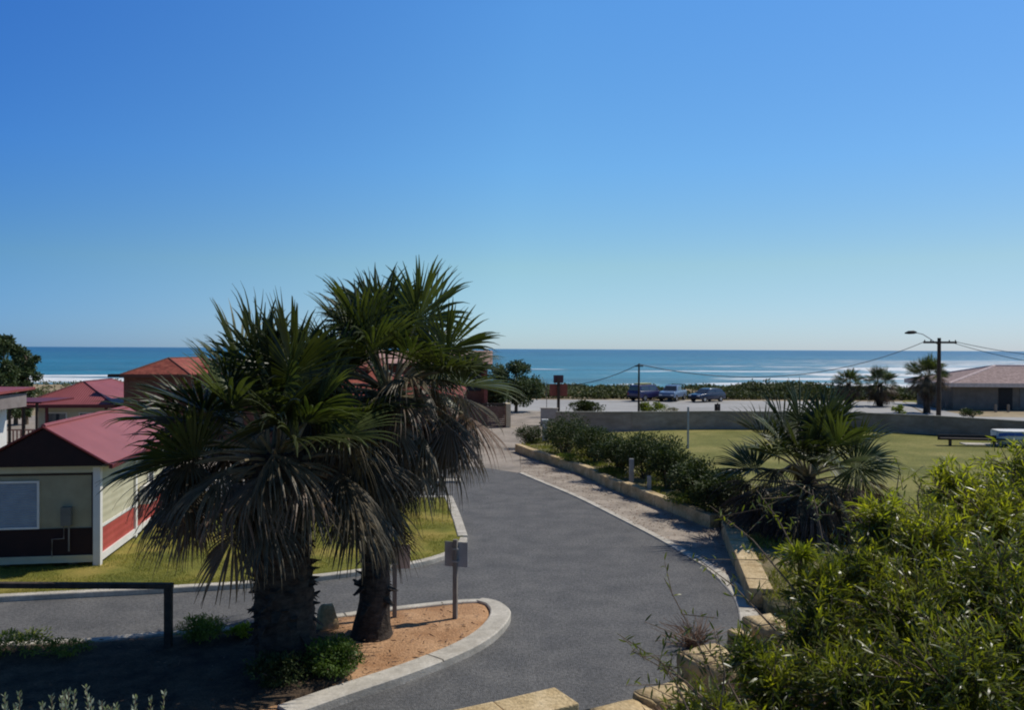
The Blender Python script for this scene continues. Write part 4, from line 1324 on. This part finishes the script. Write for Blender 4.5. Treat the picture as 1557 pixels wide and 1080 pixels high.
# coastal scrub on the dune: a low mass nobody could count
def scrub():
    g = np.random.default_rng(9)
    Cs = []
    def mound(x, y, rx, ry, h, n, z0):
        th = g.random(n) * 6.283; rr = np.sqrt(g.random(n))
        x_ = x + rx * rr * np.cos(th); y_ = y + ry * rr * np.sin(th)
        z_ = z0 + h * (1 - rr ** 2) ** .5 * (.55 + .5 * g.random(n))
        Cs.append(np.stack([x_, y_, z_], 1))
    for k in range(620):
        x = g.uniform(-16, 80); y = g.uniform(95.5, 120)
        if 20.2 < x < 24.5: continue
        mound(x, y, g.uniform(.8, 2.2), g.uniform(.8, 2), g.uniform(.45, 1.05), 150, .1 if y < 110 else -.4)
    for k in range(90):
        mound(-14 + k * 1.05, g.uniform(94.6, 95.6), 1.1, .8, g.uniform(.35, .7), 160, 0)
    for k in range(60):
        mound(g.uniform(29, 38), g.uniform(98, 108), 1.6, 1.5, g.uniform(1.1, 1.7), 170, .1)
    for k in range(100):
        mound(g.uniform(-75, -18), g.uniform(80, 118), 2.4, 2, g.uniform(.5, 1.2), 110, 0)
    C = np.concatenate(Cs)
    D = g.normal(size=C.shape) + np.array([0, 0, .8])
    o = leaf_mesh('coastal_scrub', C, D, .34, .17, M_SCRUB)
    o['kind'] = 'stuff'
    o['label'] = 'low olive coastal scrub along the dune behind the car park'
    o['category'] = 'scrub'
scrub()

# weeds and tufts
def tufts(name, poly, n, z, m, lab, hgt=.08, seed=1):
    g = np.random.default_rng(seed)
    xs = [p[0] for p in poly]; ys = [p[1] for p in poly]
    C = []
    while len(C) < n:
        x, y = g.uniform(min(xs), max(xs)), g.uniform(min(ys), max(ys))
        if inside(x, y, poly) and noise.noise(Vector((x * .9, y * .9, seed))) > -.1:
            C.append((x, y, z))
    C = np.array(C)
    D = g.normal(size=C.shape) * .5 + np.array([0, 0, 1.0])
    o = leaf_mesh(name, C, D, hgt * (.5 + g.random(n)), hgt * .16, m)
    o['kind'] = 'stuff'; o['label'] = lab; o['category'] = 'grass'
    return o
tufts('grass_tufts', [p for p in lawn if -14 < p[0] < 1] , 42000, .10, M_GRASSB, 'short grass of the lawn by the cabins', .06, 3)
tufts('garden_weeds', [(p[0], p[1]) for p in gar if p[0] < 15], 26000, .30, M_GRASSB, 'straggly weeds in the garden bed behind the limestone wall', .16, 4)

tufts('bank_weeds', [p for p in bank if p[1] > 0 and p[0] > -1] + [(30, 8), (0, 8)], 30000, .45, M_GRASSB, 'weedy grass on the bank under the big near bush', .2, 6)
tufts('dry_weeds', [(0, 9.5), (1.2, 10.8), (3.2, 12.2), (5.2, 15), (6.5, 16), (7, 13), (3, 9)], 9000, .47, M_DRY, 'brown dry grass at the edge of the bank', .22, 8)

def litter(name, poly, n, z, size, m, lab, seed):
    g = np.random.default_rng(seed)
    xs = [p[0] for p in poly]; ys = [p[1] for p in poly]
    C = []
    while len(C) < n:
        x, y = g.uniform(min(xs), max(xs)), g.uniform(min(ys), max(ys))
        if inside(x, y, poly): C.append((x, y, z + .02 + .03 * g.random()))
    C = np.array(C)
    D = g.normal(size=C.shape) * np.array([1, 1, .12])
    o = leaf_mesh(name, C, D, size * (.4 + g.random(n)), size * .2, m)
    o['kind'] = 'stuff'; o['label'] = lab; o['category'] = 'litter'
litter('leaf_litter', isl2[4:], 900, .10, .11, M_DRY, 'dry brown leaf scraps strewn over the sand island', 31)
litter('bark_litter', isl2[4:], 500, .10, .07, M_MULCH, 'dark bark chips strewn over the sand island', 32)
litter('verge_litter', grav, 1400, .01, .09, M_DRY, 'dry scraps blown along the gravel verge', 33)

# ================================================================ PALMS
def frond_mesh(name, elev, kind, seed, R_=1.05, pet=1.1, nseg=34):
    """one fan frond with petiole; gravity droop baked for its elevation"""
    g = np.random.default_rng(seed)
    e = R(elev)
    # petiole, sagging
    pts = []
    d = Vector((math.cos(e), 0, math.sin(e)))
    p = Vector((0, 0, 0))
    steps = 7
    sag = {'live': .06, 'old': .10, 'dead': .05}[kind]
    for i in range(steps + 1):
        pts.append(p.copy())
        p = p + d * pet / steps
        d = (d + Vector((0, 0, -sag))).normalized()
    h = pts[-1]
    a = (pts[-1] - pts[-2]).normalized()
    b = Vector((0, 1, 0))
    n = a.cross(b) * -1
    n = b.cross(a) * -1
    if n.z < 0: n = -n
    # twist the blade a little about the petiole
    tw = g.normal() * (.7 if kind == 'live' else .45)
    b2 = b * math.cos(tw) + n * math.sin(tw)
    n2 = n * math.cos(tw) - b * math.sin(tw)
    if kind == 'live': span, fold, droop, split = 138, g.uniform(.25, .9), 1.15, .55
    elif kind == 'old': span, fold, droop, split = 112, .9, 2.4, .42
    else: span, fold, droop, split = 80, 1.3, 2.0, .25
    rows = 8
    V, Fc = [], []
    dth = 2 * R(span) / (nseg - 1)
    for s in range(nseg):
        u = -1 + 2 * s / (nseg - 1)
        th = R(span) * u
        L = R_ * (1 - .30 * abs(u) ** 1.6) * g.uniform(.9, 1.06)
        k0 = len(V)
        wob = g.normal() * .05
        dr = droop * g.uniform(.6, 1.4)
        # costa: the middle of the blade runs forward before segments leave it
        org = h + a * (.16 * R_ * (1 - abs(u)))
        dir0 = (a * math.cos(th + wob) + b2 * math.sin(th + wob))
        # cupped / folded blade: outer segments bend to one side of the blade plane
        dir0 = (dir0 + n2 * (-fold * abs(math.sin(th)) * .8 if kind != 'live' else fold * abs(math.sin(th)))).normalized()
        side = (b2 * math.cos(th) - a * math.sin(th)).normalized()
        pos = org.copy()
        dd = dir0.copy()
        prev_side = side
        for r in range(rows + 1):
            t = r / rows
            if t < split: w = L * t * dth * .5 * 1.04
            else: w = L * split * dth * .50 * (1 - (t - split) / (1 - split)) ** 1.05 + .002
            w = max(w, .003)
            sd = side
            nn = dd.cross(sd).normalized()
            ridge = w * .55
            V.append(pos - sd * w); V.append(pos + nn * ridge); V.append(pos + sd * w)
            # advance with gravity bending, stronger at the free tips
            gr = dr * (.03 + (.22 * ((t - split) / (1 - split)) ** 1.1 if t > split else .0))
            dd = (dd + Vector((0, 0, -gr))).normalized()
            pos = pos + dd * L / rows
        for r in range(rows):
            k = k0 + r * 3
            Fc += [(k, k + 3, k + 4, k + 1), (k + 1, k + 4, k + 5, k + 2)]
    nblade = len(Fc)
    # petiole as flat tube
    mb = MB()
    mb.tube(pts, [.035, .03, .026, .022, .02, .018, .017, .016], 5)
    o = len(V)
    V += [Vector(v) for v in mb.v]
    F2 = [tuple(i + o for i in f) for f in mb.f if len(f) == 4]
    me = bpy.data.meshes.new(name)
    me.from_pydata([tuple(v) for v in V], [], Fc + F2)
    me.polygons.foreach_set('material_index', [0] * nblade + [1] * len(F2))
    me.materials.append({'live': M_FROND, 'old': M_FRONDOLD, 'dead': M_FRONDDEAD}[kind])
    me.materials.append(M_PETIOLE)
    me.update()
    return me

FR = {}
def get_frond(elev, kind, var, size):
    key = (round(elev / 10) * 10, kind, var)
    if key not in FR:
        FR[key] = frond_mesh('frond', key[0], kind, abs(hash((key[0], var, len(kind)))) % 9999, *{'live': (1.08, 1.15), 'old': (1.08, 1.25), 'dead': (1.0, 1.0)}[kind], nseg=40 if kind != 'dead' else 28)
    return FR[key]

def trunk_mesh(root, base_r, top_r, top, flare=1.3, boots=90, seed=1, bootlen=.16):
    """trunk with ringed bark and ragged leaf-base stubs"""
    g = random.Random(seed)
    n, rows = 28, 34
    vs, fs = [], []
    for i in range(rows + 1):
        t = i / rows
        c = Vector((top.x * t, top.y * t, top.z * t))
        r = base_r + (top_r - base_r) * t
        r *= 1 + (flare - 1) * math.exp(-t * 9)
        for k in range(n):
            an = 2 * math.pi * k / n
            q = Vector((math.cos(an), math.sin(an), 0))
            rr = r * (1 + .07 * noise.noise(Vector((q.x * 3, q.y * 3, c.z * 5 + seed))) + .03 * math.sin(c.z * 38 + k * .6))
            vs.append(c + q * rr)
    for i in range(rows):
        for k in range(n):
            a = i * n + k; b = i * n + (k + 1) % n
            fs.append((a, b, b + n, a + n))
    fs.append(tuple(rows * n + k for k in range(n)))
    mb = MB().add(vs, fs)
    for k in range(boots):
        t = g.uniform(.12, .98)
        an = g.uniform(0, 6.283)
        c = Vector((top.x * t, top.y * t, top.z * t))
        r = (base_r + (top_r - base_r) * t) * (1 + (flare - 1) * math.exp(-t * 9))
        q = Vector((math.cos(an), math.sin(an), 0)); s = Vector((-q.y, q.x, 0))
        L = bootlen * g.uniform(.6, 1.6); w = g.uniform(.05, .10)
        o1 = c + q * (r * .96)
        up = g.uniform(-.9, .7)
        tip = o1 + q * L * .8 + Vector((0, 0, up * L))
        mb.add([o1 - s * w, o1 + s * w, o1 + Vector((0, 0, .05)) + s * w, o1 + Vector((0, 0, .05)) - s * w,
                tip - s * w * .5, tip + s * w * .5], [(0, 1, 5, 4), (2, 3, 4, 5), (0, 4, 3), (1, 2, 5)])
    return mb.build('trunk', M_TRUNK, root)

def palm(name, loc, top, lab, nlive, nold, ndead, scale, base_r, top_r, seed, boots=90, flare=1.3, cat='palm tree', deadz=1.1, group=None, ds=1.0, de=(-46, 36), le=(88, 80), oe=(22, 52)):
    g = random.Random(seed)
    root = thing(name, lab, cat, loc, 0, group)
    trunk_mesh(root, base_r, top_r, top, flare, boots, seed)
    golden = 2.39996
    def put(me, nm, an, z, s, tilt=0, lean=0):
        o = bpy.data.objects.new(nm, me)
        col.objects.link(o)
        o.parent = root
        o.location = (top.x + math.cos(an) * top_r * .6, top.y + math.sin(an) * top_r * .6, top.z + z)
        o.rotation_euler = (g.gauss(0, .12), g.gauss(0, .10), an)
        o.scale = (s, s, s)
        return o
    for k in range(nlive):
        t = (k + .5) / nlive
        el = le[0] - le[1] * t ** .9
        put(get_frond(el + g.uniform(-10, 10), 'live', k % 3, scale), 'frond', k * golden + g.uniform(-.45, .45), .05 * (1 - t), scale * g.uniform(.88, 1.12))
    for k in range(nold):
        t = (k + .5) / nold
        el = oe[0] - oe[1] * t
        put(get_frond(el + g.uniform(-10, 10), 'old', k % 3, scale), 'ageing_frond', k * golden + 1 + g.uniform(-.5, .5), -.12 - .25 * t, scale * g.uniform(.85, 1.08))
    for k in range(ndead):
        t = (k + .5) / ndead
        el = de[0] - de[1] * t
        put(get_frond(el + g.uniform(-8, 8), 'dead', k % 3, scale), 'dead_frond', k * golden + 2 + g.uniform(-.4, .4), -.25 - deadz * t, scale * ds * g.uniform(.75, 1.1))
    return root

q = G(436, 1014, .1)
palm('fan_palm', (q.x, q.y, .06), Vector((-.24, .25, 3.78)), 'stout fan palm with a very thick shaggy trunk, nearer of the pair on the island', 36, 56, 36, 1.13, .53, .46, 5, boots=170, flare=1.0, deadz=.35, ds=.66, oe=(32, 40))
q = G(565, 966, .1)
palm('fan_palm', (q.x, q.y, .06), Vector((.26, .35, 4.82)), 'taller fan palm with a slimmer flared trunk, right of the pair on the island', 36, 54, 44, 1.08, .27, .22, 8, boots=160, flare=1.55, deadz=1.7, ds=.8)
q = G(1232, 812, .3)
palm('garden_palm', (q.x, q.y, .28), Vector((-.02, .1, 1.7)), 'short spreading palm with a black skirt of fronds behind the limestone wall', 26, 16, 90, 1.12, .22, .2, 12, boots=60, flare=1.1, deadz=.7, ds=1.35, de=(6, 58), le=(84, 66), oe=(25, 30))

# far palms by the beach: low-detail crowns of the same fronds
def far_palm(px, py, h, lab, seed, s=.8, nl=26, no=26, nd=34):
    q = G(px, py)
    palm('beach_palm', (q.x, q.y, 0), Vector((0, 0, h)), lab, nl, no, nd, s, .28, .22, seed, boots=20, flare=1.2, deadz=.5, group='three far palms near the pavilion')
far_palm(1290, 618, 2.3, 'leftmost and smallest of the three far palms by the beach', 21, .72)
far_palm(1338, 618, 2.2, 'squat far palm between the two others by the beach', 22, .88)
far_palm(1409, 628, 3.3, 'tallest of the three far palms, just left of the lamp pole', 23, .9)

# ================================================================ TREES
def leafy_tree(px, py, h, w, lab, seed, n=6000, m=M_TREELEAF, leaf=.22, cone=False, dist=None, base=None, name='dense_tree', low=.15):
    q = base or G(px, py)
    r = thing(name, lab, 'tree', (q[0], q[1], 0))
    g = np.random.default_rng(seed)
    K = 46
    t = g.random(K)
    zc = h * (low + (1 - low) * t)
    rad = w / 2 * ((1 - t * .75) if cone else np.sqrt(np.clip(1 - (2 * t - 1) ** 2 * .8, .05, 1)))
    th = g.random(K) * 6.283
    rr = rad * np.sqrt(g.random(K))
    cc = np.stack([rr * np.cos(th), rr * np.sin(th), zc], 1)
    cs = w * (.09 + .09 * g.random(K))
    idx = g.integers(0, K, n)
    off = unit(g.normal(size=(n, 3))) * (g.random((n, 1)) ** .5) * cs[idx][:, None]
    p = cc[idx] + off
    D = unit(off) + g.normal(size=(n, 3)) * .6
    leaf_mesh('crown', p, D, leaf * (.6 + .8 * g.random(n)), leaf * .5, m, r)
    mb = MB()
    mb.tube([(0, 0, 0), (.05, 0, h * .4), (0, 0, h * .9)], [.16, .11, .03], 8)
    for k in range(0, K, 2):
        z0 = max(.2, cc[k][2] - w * .2)
        mb.tube([(0, 0, min(z0, h * .85)), tuple(cc[k])], [.05, .012], 5)
    mb.build('trunk', M_TWIG, r)
def Gz(px, d): 
    p = P(px, 540, d); return (p.x, p.y, 0)
leafy_tree(0, 0, 6.15, 2.6, 'tall dark tree cut by the left edge of the view', 60, 9000, base=Gz(6, 58), cone=True, leaf=.2)
leafy_tree(0, 0, 5.6, 1.5, 'dark narrow tree between two others at the left edge', 61, 5000, base=Gz(24, 60), cone=True, leaf=.2)
leafy_tree(0, 0, 5.6, 1.7, 'rounded dark tree, right of the group at the left edge', 62, 6000, base=Gz(40, 60), leaf=.2)
leafy_tree(0, 0, 4.1, 4.6, 'dark spreading tree left of the drive by the car park', 63, 9000, base=Gz(785, 74), leaf=.22, low=.25)
leafy_tree(0, 0, 2.9, 1.9, 'green tree in front of the salmon roofed house end', 64, 5000, base=Gz(757, 63), leaf=.2, low=.2)

# ================================================================ FOREGROUND WATTLE
def wattle():
    root = thing('wattle_bush', 'big near bush of narrow glossy yellow green leaves filling the lower right', 'bush', (3.2, 6.2, .7))
    org = np.array([3.2, 6.2, .7])
    g = np.random.default_rng(77)
    lobes = [(1500, 830, 7.6, .72), (1400, 860, 7.2, .62), (1300, 905, 6.9, .48), (1248, 900, 6.7, .28), (1240, 985, 6.4, .42), (1400, 965, 6.3, .62), (1530, 930, 6.2, .62),
             (1180, 1055, 6.0, .34), (1300, 1070, 5.8, .5), (1450, 1070, 5.4, .6), (1600, 1040, 5.6, .7), (1640, 860, 7.4, .9), (1100, 1110, 5.7, .26),
             (1350, 1180, 5.3, .6), (1180, 1200, 5.5, .5), (1520, 1200, 5.2, .7), (1065, 1095, 5.9, .24), (1145, 1010, 6.2, .24), (1452, 755, 8.0, .34), (1550, 735, 8.1, .42), (1340, 800, 7.2, .28), (1215, 850, 6.9, .14)]
    C, D, Lm, mi = [], [], [], []
    st = MB()
    base = Vector((3.2, 6.2, .7))
    for (px, py, d, r) in lobes:
        c = P(px, py, d)
        # main limb from the foot of the bush to the lobe
        b = base + Vector((g.normal() * .35, g.normal() * .3, 0))
        mid = b.lerp(c, .5) + Vector((g.normal() * .15, g.normal() * .15, -.1))
        st.tube([b - base, mid - base, c - base], [.045, .03, .014], 6)
        nt_ = int(150 * (r / .5) ** 2) + 12
        for k in range(nt_):
            dv = unit(g.normal(size=3) + np.array([0, -.1, .45]))
            s = Vector(c) + Vector(unit(g.normal(size=3)) * r * .45 * g.random())
            e = Vector(c) + Vector(dv * r * g.uniform(.65, 1.12))
            mm = s.lerp(e, .5) + Vector((0, 0, .06 * r))
            if k % 2 == 0:
                st.tube([s - base, mm - base, e - base], [.007, .005, .0025], 4)
            ax = (e - s)
            ln = ax.length
            ax = np.array(ax.normalized()) if ln > 0 else dv
            nl = 20
            new = g.random() < (.65 if py < 900 else .10) and dv[2] > .15  # mostly upper lobes, where sunlight is painted in along with young growth
            for i in range(nl):
                t = .15 + .9 * i / nl
                p = np.array(s.lerp(e, min(t, 1.0)))
                an = g.random() * 6.283
                u = unit(np.cross(ax, np.array([.3, .2, .9])))
                v = np.cross(ax, u)
                o = u * math.cos(an) + v * math.sin(an)
                C.append(p); D.append(ax * .8 + o * .75 + np.array([0, 0, -.05]))
                Lm.append(g.uniform(.06, .125))
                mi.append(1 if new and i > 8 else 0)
    C = np.array(C) - org
    D = np.array(D); Lm = np.array(Lm)
    leaf_mesh('foliage', C, D, Lm, .011 + .005 * g.random(len(C)), [M_WATTLE, M_WATTLENEWLIT], root, .35, np.array(mi))
    st.build('branches', M_TWIG, root)
    # sparse outlying sprays over the road and walls
    sprays = [((1120, 1110, 5.6), (960, 990, 5.9)), ((1120, 1110, 5.6), (1010, 880, 6.3)), ((1130, 1080, 5.7), (1060, 965, 5.9)), ((1110, 1110, 5.6), (940, 965, 6.1)),
              ((1180, 960, 6.3), (1060, 850, 6.6)), ((1220, 860, 6.8), (1150, 745, 7.2)), ((1210, 900, 6.7), (1080, 770, 7.2)), ((1380, 800, 7.4), (1368, 712, 7.6)),
              ((1060, 1110, 5.5), (1000, 1000, 5.8)), ((1090, 1120, 5.5), (1090, 960, 5.8)), ((1250, 820, 7), (1235, 745, 7.3)), ((1400, 800, 7.5), (1402, 728, 7.7))]
    for (a, b) in sprays:
        sp, C, D = MB(), [], []
        A, B = P(*a), P(*b)
        mid = A.lerp(B, .5) + Vector((g.normal() * .04, 0, .06))
        sp.tube([A - base, mid - base, B - base], [.009, .006, .003], 5)
        for j in range(5):
            t = .35 + .65 * j / 5
            p = A.lerp(B, t)
            e = p + Vector((g.normal() * .16, g.normal() * .12, abs(g.normal()) * .14))
            sp.tube([p - base, e - base], [.004, .002], 4)
            for i in range(7):
                C.append(np.array(p.lerp(e, i / 6) - base)); D.append(g.normal(size=3) * .8 + np.array([0, 0, .6]))
        br = sp.build('spray', M_TWIG, root)
        leaf_mesh('leaves', np.array(C), np.array(D), .08, .014, M_WATTLE, br)
wattle()
